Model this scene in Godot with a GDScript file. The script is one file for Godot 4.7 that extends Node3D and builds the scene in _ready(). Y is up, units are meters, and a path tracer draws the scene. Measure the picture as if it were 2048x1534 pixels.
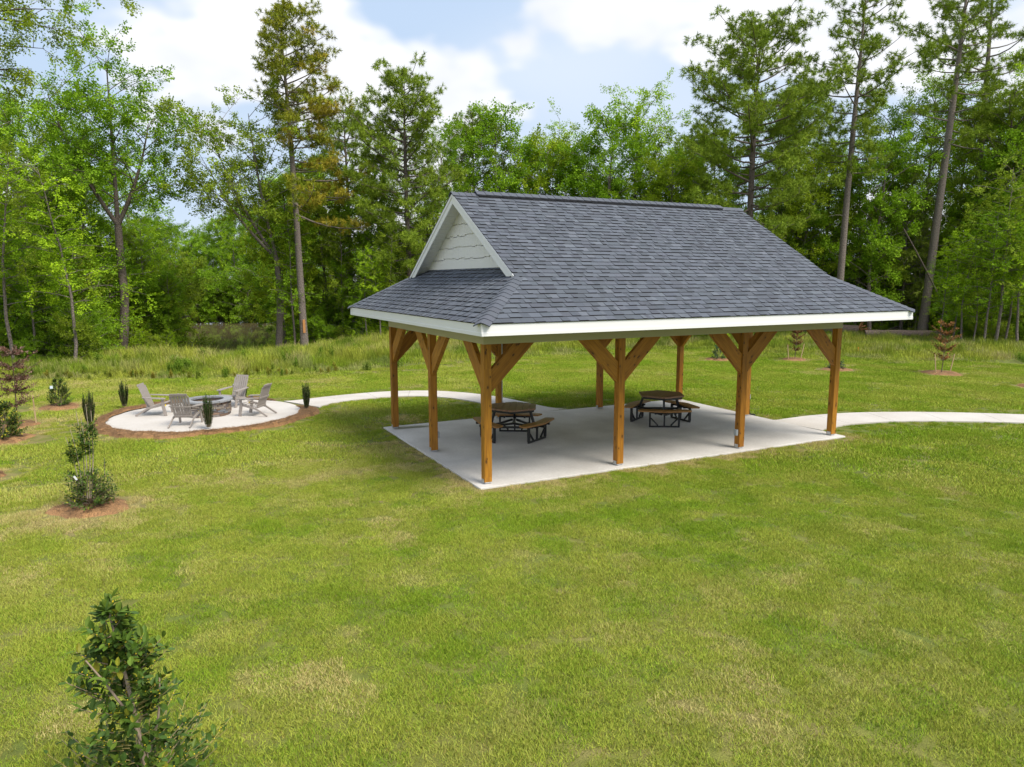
extends Node3D
# A timber picnic pavilion on a lawn in front of a pine and hardwood wood. Metres, y up. The slab's near corner is the origin,
# x runs along its long side and -z away from the viewer.

const EYE := Vector3(-5.027, 3.70, 11.371)
const SLAB := Vector2(9.566, 6.086)          # length (x), depth (-z)
const GROUND_Y := -0.035
const MEADOW := [[-60.0, 36.0], [-14.5, 34.2], [-9.5, 32.3], [-6.7, 31.7], [-2.2, 30.5], [2.6, 28.9], [8.3, 28.8], [13.6, 29.1], [19.5, 30.7], [25.6, 32.9], [33.6, 37.0], [41.4, 39.3], [48.6, 37.6], [55.2, 37.1], [62.4, 38.1], [68.6, 39.6], [110.0, 41.0]]
const TREELINE := [[-60.0, 40.0], [-14.4, 38.5], [-9.4, 36.9], [-4.9, 36.0], [-2.1, 44.0], [2.1, 45.7], [9.5, 43.4], [14.8, 41.6], [21.5, 41.4], [33.6, 42.0], [43.2, 42.7], [48.6, 47.7], [55.1, 50.2], [58.8, 47.3], [62.0, 47.2], [68.5, 50.4], [110.0, 50.0]]
const PATH_LEFT := [[-1.25, -10.62], [-0.2, -11.1], [1.05, -11.3], [2.15, -11.2], [3.0, -10.75], [3.65, -10.0], [4.12, -9.0], [4.42, -7.7], [4.56, -6.075]]
const PATH_RIGHT := [[9.56, -1.5], [10.9, -1.6], [12.3, -1.35], [13.7, -0.72], [15.0, 0.1], [16.3, 1.15], [17.6, 2.4], [18.9, 3.9]]
const PATIO := Vector2(-3.9, -10.03)
const PATIO_R := 2.5
const POND := Vector2(0.3, -48.0)
const WOOD := [
	[0, -12.67, -30.23, 12.08], [5, -10.65, -25.84, 9.13], [6, -8.36, -25.26, 8.6], [7, -10.06, -26.67, 6.57], [1, -10.91, -33.87, 11.98], [2, -10.19, -38.03, 11.09], [0, -8.55, -38.34, 10.42], [3, -5.58, -37.99, 7.66],
	[1, -4.72, -40.94, 7.3], [3, -12.83, -39.34, 13.54], [2, -15.48, -38.41, 14.6], [1, -9.68, -44.55, 13.72], [0, -6.09, -45.02, 11.52], [7, 2.04, -30.8, 7.64], [4, 1.99, -33.08, 9.97], [2, 4.67, -35.13, 10.86],
	[8, 6.51, -35.34, 15.28], [5, 5.1, -31.53, 7.54], [0, 6.86, -31.78, 9.09], [3, 8.14, -33.4, 11.76], [7, 5.78, -28.93, 5.42], [6, 6.28, -28.12, 4.85], [5, 7.07, -28.29, 5.98], [1, 11.32, -31.82, 11.75],
	[8, 14.96, -34.52, 14.66], [0, 16.1, -32.82, 14.18], [2, 19.04, -34.74, 11.78], [4, 19.2, -32.4, 12.77], [3, 21.16, -33.68, 13.31], [0, 21.25, -31.38, 11.95], [1, 24, -33.4, 11.75], [0, 21.58, -27.83, 13.74],
	[3, 23.56, -27.97, 14.82], [2, 25.96, -29.03, 12.43], [1, 26.07, -26.72, 11.13], [8, 29.47, -28.41, 14.26], [4, 23.69, -24.52, 10.66], [0, 26.93, -24.03, 11.72], [1, 33.04, -24.37, 13.83], [8, 35.56, -25.37, 16.54],
	[4, 33.76, -22.88, 11.11], [3, 35.81, -22.99, 12.23], [2, 36.93, -21.3, 11.11], [0, 36.18, -19.42, 12], [1, 40.73, -21.67, 14.35], [9, 38.86, -19.21, 10.94], [3, 42.62, -20.73, 16.27], [4, 46.82, -20.89, 14.43],
	[1, 46.7, -18.69, 13.36], [8, 42.21, -15.28, 14.99], [0, 41.85, -14.33, 12.47], [3, 45.95, -15.68, 16.69], [2, 46.01, -14.52, 14.65], [1, 45.17, -12.68, 15.56], [0, 49.48, -12.79, 16.98], [9, 39.26, -18.45, 7.16],
	[5, 38.13, -20.14, 7.87], [6, 34.84, -12.75, 6.09], [7, 34.94, -11.57, 7.06], [5, 35.68, -11.42, 9.64], [6, 36.32, -10.66, 7.81], [7, 34.3, -13.58, 4.77], [5, 35.11, -12.28, 5.28], [7, 37.09, -11.74, 7.42],
	[5, 37.08, -10.61, 8.35], [6, 35.93, -13.9, 5.91], [10, -3.66, -73.16, 9.54], [3, -1.84, -69.99, 7.37], [10, 0.2, -75.75, 8.49], [10, 1.6, -70.54, 9.53], [0, 3.97, -73.87, 11.18], [10, 5.28, -67.57, 10.45],
	[3, 7.99, -71.86, 14.11], [10, 10.11, -68.55, 14.88], [3, 11.63, -65.53, 15.09], [10, -5.57, -74.11, 10.06], [10, 0.41, -67.74, 6.82], [3, 2.58, -67.79, 8.37], [10, 4.08, -65.91, 7.31], [3, 6.37, -64.77, 8.3],
	[0, -1.2, -68.54, 7.82], [10, 8.39, -64.89, 9.36], [10, 0.07, -82.59, 9.43], [10, 3.14, -82.19, 10.96], [10, 6.28, -81.75, 12.22], [10, 9.87, -79.96, 15.74], [10, -2.9, -84.07, 9.73], [2, -18.75, -43.89, 12.17],
	[0, -17.04, -42.66, 10.66], [8, -15.38, -45.2, 11.23], [0, -13.92, -44.54, 7.92], [0, -12.28, -44.39, 7.24], [1, -9.6, -39.73, 8.14], [8, -8.54, -41.07, 6.5], [8, -6.54, -38.45, 7.37], [0, -4.3, -36.25, 5.01],
	[0, 2.75, -36.37, 9.37], [3, 4.91, -36.13, 7.51], [1, 6.12, -31.68, 5.35], [0, 7.7, -31.15, 5.92], [8, 9.59, -31.26, 6.71], [3, 11.23, -29.93, 5.25], [1, 13.51, -29.97, 5.21], [0, 14.64, -27.58, 6.58],
	[0, 16.23, -26.35, 4.47], [0, 20.19, -28.34, 8.3], [1, 19.85, -24.87, 6.13], [2, 21.68, -24.13, 6.96], [0, 24.47, -24.58, 8.16], [1, 25.99, -23.17, 7.62], [3, 28.68, -22.35, 7.34], [3, 41.86, -16.7, 8.44],
	[0, 41.41, -14.52, 8.75], [2, 43.85, -14.21, 8.51], [0, 46.42, -13.18, 11.67], [2, 47.86, -12.58, 8.94], [1, 48.31, -10.62, 12.2], [0, -21.39, -55.99, 13.85], [2, -18.32, -50.4, 12.98], [1, -16.92, -52.26, 9.57],
	[0, -14.23, -50.33, 8.98], [0, -12.49, -48.85, 8.82], [2, -9.89, -48.8, 10.12], [2, -7.86, -45.98, 5.69], [2, -5.86, -45.87, 6.09], [2, -3.56, -43.61, 6.23], [1, 4.87, -42.39, 9.52], [8, 7.01, -39.89, 6.3],
	[1, 8.24, -37.09, 4.92], [2, 11.33, -39.1, 7.15], [0, 11.97, -35.24, 5.67], [8, 14.67, -35.1, 9.07], [2, 16.66, -33.47, 4.63], [1, 19.06, -33.54, 4.6], [1, 21.91, -34.06, 5.14], [3, 23.43, -31.12, 5.38],
	[0, 26.18, -31.77, 9.14], [8, 28.16, -28.97, 8.93], [2, 30.62, -29.53, 9.18], [0, 32.92, -28.32, 8.82], [8, 32.82, -24.51, 8.37], [8, 36.82, -26.04, 7.42], [1, 37.11, -23.45, 5.94], [0, 39.1, -22.17, 5.84],
	[3, 43.2, -22.06, 9.12], [8, 45.27, -20.84, 6.43], [2, 47.58, -19.89, 8.83], [1, 49.13, -19.04, 6.77], [2, 48.89, -16.84, 11.32], [1, 54.99, -17.67, 12.17], [2, 57.3, -16.26, 13.35], [0, -23.02, -61.91, 16.05],
	[1, -20.35, -61.27, 11.6], [2, -17.82, -61.29, 9.15], [1, -16.04, -61.21, 9.96], [3, -12.74, -59.48, 11.2], [0, -10.12, -57.17, 7.78], [3, -7.32, -55.51, 5.67], [3, -4.69, -54.27, 6.01], [0, 5.45, -47.45, 8.78],
	[8, 7.7, -48.96, 8.88], [0, 10.16, -45.33, 3.9], [1, 11.83, -43.16, 5.11], [0, 15.13, -42.62, 10.24], [1, 18.04, -42.65, 7.77], [0, 19.55, -40.08, 8.47], [8, 23.13, -40.79, 6.36], [3, 25.8, -38.32, 9.21],
	[1, 26.75, -35.85, 10.04], [0, 29.58, -35.23, 5.72], [2, 33.61, -34.84, 9.54], [1, 37.15, -34.53, 6.04], [8, 38.9, -32.49, 6.87], [0, 40.15, -30.59, 9.79], [0, 41.89, -28.17, 9.89], [2, 46.05, -28.21, 9.19],
	[0, 47.85, -26.64, 8.92], [2, 51.45, -26.15, 10.27], [0, 51.56, -23.56, 8.46], [8, 56.04, -23.3, 9.83], [2, 59.75, -22.69, 8.14], [3, 59.54, -19.84, 11.08], [0, 63.9, -19.68, 9.82],
]
const BRUSH := [
	[0, -14.6, -28.59, 1.96], [2, -15.56, -31.33, 3.36], [0, -16.21, -34.71, 5.35], [0, -13.99, -28.62, 1.72], [2, -14.8, -31.5, 3.64], [1, -15.37, -33.22, 2.84], [1, -13.68, -28.39, 1.82], [0, -14.41, -31.3, 1.96],
	[0, -14.76, -33.22, 5.35], [1, -13.09, -28.23, 1.44], [2, -13.02, -30.29, 3.5], [1, -13.64, -32.84, 3.94], [2, -12.03, -27.92, 1.67], [3, -12.52, -29.31, 2.45], [3, -13.16, -32.7, 5.47], [3, -11.52, -27.05, 1.4],
	[0, -11.91, -29.07, 1.88], [1, -12.62, -32.18, 4.53], [0, -10.81, -27.29, 1.83], [1, -11.02, -28.71, 3.57], [2, -11.67, -31.55, 2.75], [0, -10.32, -26.23, 1.17], [1, -10.2, -28.47, 3.6], [1, -11.22, -32.44, 5.37],
	[1, -9.39, -26.85, 1.33], [2, -9.69, -28.8, 3.75], [0, -10.3, -31.98, 5.54], [0, -8.69, -26.86, 1.79], [3, -9.13, -29.03, 2.02], [3, -9.33, -30.78, 4.5], [3, -8.33, -26.05, 1.98], [1, -8.2, -27.49, 2.52],
	[1, -8.74, -30.91, 5.49], [0, -7.73, -28.88, 2.1], [1, -7.97, -30.78, 1.86], [2, -8.19, -33.53, 5.49], [3, -7.41, -31.4, 1.22], [2, -6.87, -33.58, 2.52], [0, -7.34, -35.88, 4.92], [2, -6, -32.81, 1.37],
	[3, -6.17, -35.85, 2.14], [1, -6.11, -37.4, 4.49], [3, -5.32, -33.1, 1.3], [1, -5.43, -36, 2.18], [2, -5.67, -38.58, 4.32], [2, -4.55, -34.83, 1.33], [1, -4.82, -36.47, 2.54], [3, -4.38, -38.5, 5.17],
	[0, 2.59, -32.54, 1.92], [2, 3.03, -33.82, 3.04], [2, 3.31, -36.85, 3.34], [0, 3.33, -31.69, 2.03], [0, 3.64, -33.2, 2.5], [2, 4.51, -36.16, 2.94], [0, 3.97, -30.88, 1.36], [1, 5.1, -33.06, 2.22],
	[0, 5.72, -35.43, 2.76], [3, 4.79, -30.46, 1.11], [1, 5.35, -31.97, 3.06], [0, 5.99, -34.65, 2.92], [2, 5.65, -29.39, 1.62], [0, 6.54, -31.02, 2.96], [0, 7.32, -33.98, 3.19], [2, 7.15, -29.19, 1.7],
	[2, 7.91, -30.48, 2.87], [1, 8.23, -33.67, 5.61], [1, 8.07, -28.31, 1.33], [3, 8.87, -30.68, 3.67], [2, 9.14, -32.7, 5.23], [2, 9.04, -28.73, 1.45], [1, 9.63, -30.06, 3.38], [1, 10.39, -33.1, 4.03],
	[0, 9.92, -28.28, 2.01], [1, 10.38, -30.26, 2.26], [3, 11.57, -32.8, 3.87], [0, 11.11, -27.67, 1.42], [3, 10.99, -29.42, 1.83], [0, 12.77, -31.58, 4.37], [1, 11.72, -27.31, 1.04], [1, 12.66, -29.43, 2.78],
	[0, 13.94, -31.06, 3.88], [0, 12.14, -26.98, 1.14], [3, 12.62, -28.66, 3.27], [2, 14.52, -31.45, 3.91], [0, 13.84, -27.12, 1.93], [0, 14.02, -28.36, 3.21], [1, 15.33, -30.88, 4.42], [2, 14.72, -25.92, 1.64],
	[1, 15.53, -28.22, 3.02], [2, 16.55, -29.68, 5.45], [3, 15.48, -26.12, 2.01], [2, 15.96, -27.96, 2.74], [1, 17.46, -29.35, 3.71], [3, 16.45, -26.09, 1.91], [3, 17.56, -27.59, 3.27], [0, 18.13, -29.39, 4.91],
	[1, 17.26, -25.31, 2.03], [3, 18.57, -26.99, 3.69], [0, 19.77, -28.37, 2.74], [2, 17.83, -24.67, 1.98], [0, 18.97, -26.08, 3.13], [1, 19.73, -28.19, 3.39], [1, 19.02, -24.45, 1.26], [1, 20.6, -25.56, 2.25],
	[2, 21.27, -27.89, 3.51], [2, 19.79, -24.09, 1.78], [2, 21.19, -25.24, 2.01], [0, 22.55, -26.89, 5.31], [3, 20.3, -22.98, 1.86], [0, 22.02, -25.1, 3.48], [3, 23.69, -26.81, 4.24], [0, 21.4, -22.16, 1.23],
	[3, 22.89, -24.39, 3.5], [1, 24.11, -26.09, 5.24], [2, 22.12, -21.77, 2.03], [0, 23.59, -23.96, 2.13], [1, 25.56, -25.7, 4.76], [1, 23.28, -21.54, 1.67], [2, 24.2, -23.24, 1.88], [0, 26.11, -24.9, 3.55],
	[2, 24.08, -20.35, 1.69], [0, 25.58, -22.61, 2.02], [3, 27.25, -24.35, 4.5], [3, 26.48, -21.37, 2.12], [2, 27.18, -23.07, 3.26], [3, 29.04, -24.07, 5.5], [3, 28.53, -22.78, 1.96], [0, 29.3, -23.77, 3.4],
	[0, 31.04, -25.52, 4.82], [3, 31.04, -24.08, 1.82], [0, 31.79, -24.8, 3], [1, 33.65, -26.43, 4.72], [1, 31.49, -23.32, 1.49], [3, 33.24, -24.82, 2.41], [0, 35.17, -26.53, 4.9], [0, 33.85, -23.08, 1.63],
	[0, 35.12, -24.76, 2.07], [3, 36.76, -26.61, 5.08], [0, 34.32, -22.74, 1.47], [2, 35.6, -24.24, 3.32], [3, 38.56, -26.09, 4.29], [1, 35.86, -22.42, 1.21], [1, 37.15, -23.42, 1.94], [0, 39.55, -25.36, 5.39],
	[0, 36.46, -21.22, 1.52], [0, 37.69, -22.59, 2.03], [2, 41.22, -24.63, 4.36], [2, 38.43, -21.06, 1.33], [3, 39.8, -22.19, 2.16], [2, 40.9, -23.84, 3.5], [2, 38.05, -20.2, 1.67], [3, 39.32, -21.5, 3.51],
	[0, 42.4, -23.75, 5.59], [1, 39.47, -20.01, 1.79], [2, 40.64, -20.84, 3.54], [1, 42.95, -22.26, 3.6], [3, 40.43, -19.07, 1.33], [0, 41.52, -20.04, 2.46], [2, 43.78, -21.42, 3.15], [2, 39.03, -17.58, 2.1],
	[3, 41.25, -19, 2.81], [3, 43.68, -20.44, 5.35], [2, 40.37, -16.62, 1.53], [3, 41.24, -17.66, 2.98], [0, 44.08, -19.61, 3.17], [0, 37.42, -14.32, 1.71], [2, 38.32, -15.13, 3.29], [0, 40.93, -16.72, 4.37],
	[3, 37.31, -13.18, 1.25], [1, 39.05, -13.95, 3.46], [1, 41.91, -15.43, 5.47], [3, 37.73, -12.19, 1.19], [1, 38.58, -13.42, 2.99], [1, 41.77, -15.01, 5.38], [0, 38.75, -11.66, 1.08], [3, 39.72, -12.49, 2.01],
	[1, 42.83, -14.35, 4.52], [0, 38.48, -10.9, 1.19], [0, 40.97, -12.61, 2.17], [0, 43.56, -13.88, 4.74], [1, 39.26, -10.57, 1.87], [2, 40.7, -11.68, 2.99], [0, 44.49, -12.96, 4.27], [0, 39.63, -9.96, 1.98],
	[0, 42.25, -11.29, 3.26], [3, 45.46, -12.54, 5.04], [3, 40.41, -9.76, 1.4], [1, 41.83, -10.69, 2.6], [2, 45.69, -12.35, 4.17], [3, 40.77, -9.32, 2], [3, 42.57, -10.17, 2.33], [3, 46.25, -11.76, 3.08],
	[0, 42.65, -8.63, 1.86], [0, 44.55, -9.3, 2.27], [1, 47.21, -10.89, 4.93], [2, 41.71, -8.16, 1.28], [0, 45.01, -9.55, 2.65], [3, 48.61, -10.45, 5.6], [3, -3.53, -67.12, 4.41], [2, -2.53, -66.9, 3.35],
	[1, -2.29, -65.93, 5.02], [3, -1.77, -66.73, 3.43], [1, -1.27, -65.94, 4.99], [0, -0.54, -67.12, 4.16], [0, 0.18, -64.83, 4.39], [3, 0.67, -65.83, 4.07], [1, 1.02, -65.55, 4.84], [0, 2.27, -65.99, 3],
	[0, 2.39, -65.75, 3.91], [1, 3.15, -63.02, 5.5], [3, 3.73, -62.97, 3.27], [1, 4.37, -63.01, 5.22], [1, 4.6, -62.32, 3.37], [0, 5.49, -61.8, 3.23], [1, 5.98, -63.36, 2.99], [0, 6.86, -63.29, 5.05],
	[1, 7.08, -62.03, 4.71], [2, 7.86, -63.18, 5.41], [3, 8.16, -61.14, 3.68], [0, 9.13, -62.25, 4.89], [2, 9.36, -61.99, 3.45], [1, 9.82, -61.1, 3.33],
]

var rng := RandomNumberGenerator.new()
var used := {}
var M := {}
var noise_big := FastNoiseLite.new()
var noise_mid := FastNoiseLite.new()
var noise_fine := FastNoiseLite.new()


class Mesher:
	var v := PackedVector3Array()
	var n := PackedVector3Array()
	var uv := PackedVector2Array()
	var c := PackedColorArray()
	var col := Color.WHITE
	var shift := Vector2.ZERO

	func tri(a: Vector3, b: Vector3, d: Vector3, na: Vector3, nb := Vector3.ZERO, nd := Vector3.ZERO, ua := Vector2.ZERO, ub := Vector2.ZERO, ud := Vector2.ZERO) -> void:
		if nb == Vector3.ZERO:
			nb = na
			nd = na
		if (b - a).cross(d - a).dot(na + nb + nd) > 0.0:
			v.append(a); v.append(d); v.append(b)
			n.append(na); n.append(nd); n.append(nb)
			uv.append(ua + shift); uv.append(ud + shift); uv.append(ub + shift)
		else:
			v.append(a); v.append(b); v.append(d)
			n.append(na); n.append(nb); n.append(nd)
			uv.append(ua + shift); uv.append(ub + shift); uv.append(ud + shift)
		c.append(col); c.append(col); c.append(col)

	func quad(a: Vector3, b: Vector3, d: Vector3, e: Vector3, nn := Vector3.ZERO, out_hint := Vector3.ZERO) -> void:
		if nn == Vector3.ZERO:
			nn = (b - a).cross(e - a).normalized()
			if nn.dot(out_hint) < 0.0:
				nn = -nn
		var w := (b - a).length()
		var h := (e - a).length()
		var ua := Vector2(0, 0)
		var ub := Vector2(w, 0)
		var ud := Vector2(w, h)
		var ue := Vector2(0, h)
		if w > h:
			ub = Vector2(0, w); ud = Vector2(h, w); ue = Vector2(h, 0)
		tri(a, b, d, nn, nn, nn, ua, ub, ud)
		tri(a, d, e, nn, nn, nn, ua, ud, ue)

	func box(t: Transform3D, s: Vector3, bev := 0.0) -> void:
		var h := s * 0.5
		var long := s.max_axis_index()
		for a in 3:
			var b := (a + 1) % 3
			var d := (a + 2) % 3
			for sg in [-1.0, 1.0]:
				var q := []
				var uvs := []
				for k in [[-1.0, -1.0], [1.0, -1.0], [1.0, 1.0], [-1.0, 1.0]]:
					var p := Vector3.ZERO
					p[a] = h[a] * sg
					p[b] = (h[b] - bev) * k[0]
					p[d] = (h[d] - bev) * k[1]
					q.append(t * p)
					uvs.append(Vector2(p[d] + a * 0.37, p[b]) if b == long else Vector2(p[b] + a * 0.37, p[d]))
				var nn := Vector3.ZERO
				nn[a] = sg
				nn = (t.basis * nn).normalized()
				tri(q[0], q[1], q[2], nn, nn, nn, uvs[0], uvs[1], uvs[2])
				tri(q[0], q[2], q[3], nn, nn, nn, uvs[0], uvs[2], uvs[3])
		if bev <= 0.0:
			return
		for e in 3:                                    # edges along axis e
			var a := (e + 1) % 3
			var b := (e + 2) % 3
			for sa in [-1.0, 1.0]:
				for sb in [-1.0, 1.0]:
					var q := []
					for k in [[0, -1.0], [0, 1.0], [1, 1.0], [1, -1.0]]:
						var p := Vector3.ZERO
						p[e] = (h[e] - bev) * k[1]
						p[a] = (h[a] if k[0] == 0 else h[a] - bev) * sa
						p[b] = (h[b] - bev if k[0] == 0 else h[b]) * sb
						q.append(t * p)
					var nn := Vector3.ZERO
					nn[a] = sa
					nn[b] = sb
					quad(q[0], q[1], q[2], q[3], (t.basis * nn).normalized())
		for sx in [-1.0, 1.0]:
			for sy in [-1.0, 1.0]:
				for sz in [-1.0, 1.0]:
					var sg := Vector3(sx, sy, sz)
					var q := []
					for a in 3:
						var p := (h - Vector3.ONE * bev) * sg
						p[a] = h[a] * sg[a]
						q.append(t * p)
					tri(q[0], q[1], q[2], (t.basis * sg).normalized())

	# a box from p to q whose cross-section is w (across) by d (along up)
	func bar(p: Vector3, q: Vector3, w: float, d: float, up := Vector3.UP, bev := 0.0) -> void:
		var z := (q - p).normalized()
		var x := up.cross(z)
		x = (x if x.length() > 1e-4 else Vector3.RIGHT.cross(z)).normalized()
		box(Transform3D(Basis(x, z.cross(x), z), (p + q) * 0.5), Vector3(w, d, (q - p).length()), bev)

	func tube(pts: PackedVector3Array, radii: PackedFloat32Array, sides := 6, cap := false) -> void:
		var rings := []
		var norms := []
		var ref := Vector3(0.31, 0.2, 0.93).normalized()
		var run := [0.0]
		for i in pts.size():
			var d := (pts[mini(i + 1, pts.size() - 1)] - pts[maxi(i - 1, 0)]).normalized()
			var x := ref.cross(d)
			x = (x if x.length() > 1e-3 else Vector3.UP.cross(d)).normalized()
			var y := d.cross(x)
			var ring := PackedVector3Array()
			var nr := PackedVector3Array()
			for k in sides:
				var a := TAU * k / sides
				var o := x * cos(a) + y * sin(a)
				ring.append(pts[i] + o * radii[i])
				nr.append(o)
			rings.append(ring)
			norms.append(nr)
			if i:
				run.append(run[i - 1] + pts[i].distance_to(pts[i - 1]))
		for i in pts.size() - 1:
			for k in sides:
				var k2 := (k + 1) % sides
				var u0 := radii[0] * TAU * k / sides
				var u1 := radii[0] * TAU * (k + 1) / sides
				tri(rings[i][k], rings[i][k2], rings[i + 1][k2], norms[i][k], norms[i][k2], norms[i + 1][k2], Vector2(u0, run[i]), Vector2(u1, run[i]), Vector2(u1, run[i + 1]))
				tri(rings[i][k], rings[i + 1][k2], rings[i + 1][k], norms[i][k], norms[i + 1][k2], norms[i + 1][k], Vector2(u0, run[i]), Vector2(u1, run[i + 1]), Vector2(u0, run[i + 1]))
		if cap:
			for e in [0, pts.size() - 1]:
				var nn: Vector3 = (pts[e] - pts[1 if e == 0 else e - 1]).normalized()
				for k in sides:
					tri(pts[e], rings[e][k], rings[e][(k + 1) % sides], nn)

	# poly in local x, y; extruded along local +z by depth
	func prism(poly: PackedVector2Array, depth: float, t: Transform3D) -> void:
		var idx := Geometry2D.triangulate_polygon(poly)
		var nf := (t.basis * Vector3(0, 0, 1)).normalized()
		for i in range(0, idx.size(), 3):
			for z in [0.0, depth]:
				var q := []
				for j in 3:
					q.append(t * Vector3(poly[idx[i + j]].x, poly[idx[i + j]].y, z))
				tri(q[0], q[1], q[2], -nf if z == 0.0 else nf, Vector3.ZERO, Vector3.ZERO, poly[idx[i]], poly[idx[i + 1]], poly[idx[i + 2]])
		var cw := Geometry2D.is_polygon_clockwise(poly)
		for i in poly.size():
			var a := poly[i]
			var b := poly[(i + 1) % poly.size()]
			var e := b - a
			if e.length() < 1e-5:
				continue
			var o := Vector3(e.y, -e.x, 0) if not cw else Vector3(-e.y, e.x, 0)
			quad(t * Vector3(a.x, a.y, 0), t * Vector3(b.x, b.y, 0), t * Vector3(b.x, b.y, depth), t * Vector3(a.x, a.y, depth), (t.basis * o).normalized())

	func mesh() -> ArrayMesh:
		var a := []
		a.resize(Mesh.ARRAY_MAX)
		a[Mesh.ARRAY_VERTEX] = v
		a[Mesh.ARRAY_NORMAL] = n
		a[Mesh.ARRAY_TEX_UV] = uv
		a[Mesh.ARRAY_COLOR] = c
		var m := ArrayMesh.new()
		m.add_surface_from_arrays(Mesh.PRIMITIVE_TRIANGLES, a)
		return m


func bare_mesh(v: PackedVector3Array, c: PackedColorArray) -> ArrayMesh:
	var a := []
	a.resize(Mesh.ARRAY_MAX)
	a[Mesh.ARRAY_VERTEX] = v
	a[Mesh.ARRAY_COLOR] = c
	var m := ArrayMesh.new()
	m.add_surface_from_arrays(Mesh.PRIMITIVE_TRIANGLES, a)
	return m


func numbered(called: String) -> String:
	if not used.has(called):
		used[called] = 0
		return called
	used[called] += 1
	return "%s_%03d" % [called, used[called]]


func tag(o: Node, label := "", category := "", group := "", kind := "") -> void:
	for k in [["label", label], ["category", category], ["group", group], ["kind", kind]]:
		if k[1]:
			o.set_meta(k[0], k[1])


func thing(called: String, label: String, category: String, at := Vector3.ZERO, turn := 0.0, group := "") -> Node3D:
	var o := Node3D.new()
	o.name = numbered(called)
	add_child(o)
	o.position = at
	o.rotation.y = turn
	tag(o, label, category, group)
	return o


func part(called: String, mesh: Mesh, m: Material, parent: Node, at := Vector3.ZERO) -> MeshInstance3D:
	var o := MeshInstance3D.new()
	o.name = called if parent != self else numbered(called)
	o.mesh = mesh
	o.material_override = m
	o.position = at
	parent.add_child(o, true)
	return o


func setting(called: String, mesh: Mesh, m: Material) -> MeshInstance3D:
	var o := part(called, mesh, m, self)
	tag(o, "", "", "", "structure")
	return o


func plain_name(s: String) -> String:
	var cut := s.rfind("_")
	return s.left(cut) if cut > 0 and s.substr(cut + 1).is_valid_int() else s


func again(o: Node3D, label: String, at: Vector3, turn := 0.0, size := 1.0, group := "") -> Node3D:
	var r: Node3D = o.duplicate()
	r.name = numbered(plain_name(o.name))
	add_child(r)
	r.position = at
	r.rotation = Vector3(0, turn, 0)
	r.scale = Vector3.ONE * size
	r.set_meta("label", label)
	if group:
		r.set_meta("group", group)
	return r


func lin(r: float, g: float, b: float) -> Color:
	return Color(r, g, b).linear_to_srgb()


func paint(r: float, g: float, b: float, rough := 0.8, tinted := false) -> StandardMaterial3D:
	var m := StandardMaterial3D.new()
	m.albedo_color = lin(r, g, b)
	m.roughness = rough
	m.vertex_color_use_as_albedo = tinted
	return m


func noise(freq: float, octaves: int, sd: int, kind := FastNoiseLite.TYPE_SIMPLEX_SMOOTH) -> FastNoiseLite:
	var f := FastNoiseLite.new()
	f.seed = sd
	f.noise_type = kind
	f.frequency = freq
	f.fractal_octaves = octaves
	f.fractal_type = FastNoiseLite.FRACTAL_FBM if octaves > 1 else FastNoiseLite.FRACTAL_NONE
	return f


func noise_tex(size: int, freq: float, octaves: int, sd: int, lo: Color, hi: Color, normal := false, strength := 4.0) -> NoiseTexture2D:
	var t := NoiseTexture2D.new()
	t.width = size
	t.height = size
	t.seamless = true
	t.noise = noise(freq, octaves, sd)
	if normal:
		t.as_normal_map = true
		t.bump_strength = strength
	else:
		var g := Gradient.new()
		g.set_color(0, lo)
		g.set_color(1, hi)
		t.color_ramp = g
	return t


func lookup(table: Array, deg: float) -> float:
	for i in table.size() - 1:
		if deg <= table[i + 1][0]:
			return lerpf(table[i][1], table[i + 1][1], clampf((deg - table[i][0]) / (table[i + 1][0] - table[i][0]), 0.0, 1.0))
	return table[-1][1]


func bearing(x: float, z: float) -> Vector2:      # degrees from -z towards +x, distance from the viewing point's foot
	var d := Vector2(x - EYE.x, z - EYE.z)
	return Vector2(rad_to_deg(atan2(d.x, -d.y)), d.length())


func polyline_distance(x: float, z: float, line: Array) -> float:
	var p := Vector2(x, z)
	var best := 1e9
	for i in line.size() - 1:
		var q := Geometry2D.get_closest_point_to_segment(p, Vector2(line[i][0], line[i][1]), Vector2(line[i + 1][0], line[i + 1][1]))
		best = minf(best, p.distance_to(q))
	return best


func mulch_edge(a: float) -> float:                # outer edge of the mulch round the patio, by angle
	return PATIO_R + 0.38 + 0.10 * sin(a * 3.0 + 0.7) + 0.07 * sin(a * 7.0) + 0.05 * sin(a * 13.0 + 2.0)


func paved(x: float, z: float) -> float:           # distance to what carries no lawn; negative inside
	var d := Vector2(absf(x - SLAB.x * 0.5) - SLAB.x * 0.5, absf(z + SLAB.y * 0.5) - SLAB.y * 0.5)
	var best := Vector2(maxf(d.x, 0), maxf(d.y, 0)).length() + minf(maxf(d.x, d.y), 0.0)
	if x < 7.0 and z < -5.0 and z > -13.0:
		best = minf(best, polyline_distance(x, z, PATH_LEFT) - 0.58)
	if x > 8.5:
		best = minf(best, polyline_distance(x, z, PATH_RIGHT) - 0.68)
	var p := Vector2(x, z) - PATIO
	best = minf(best, p.length() - mulch_edge(p.angle()))
	for m in mulch_spots:
		best = minf(best, Vector2(x - m[0], z - m[1]).length() - m[2] * 0.9)
	return best


func pond_depth(x: float, z: float) -> float:      # 1 at the middle of the pond, 0 at its bank, negative outside
	var p := Vector2(x, z) - POND
	var a := Vector2(0.08, -1.0).normalized()
	var u := p.dot(a) / 15.2
	var w := p.dot(Vector2(-a.y, a.x)) / (7.6 + 0.6 * sin(p.y * 0.5))
	return 1.0 - sqrt(u * u + w * w)


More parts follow.
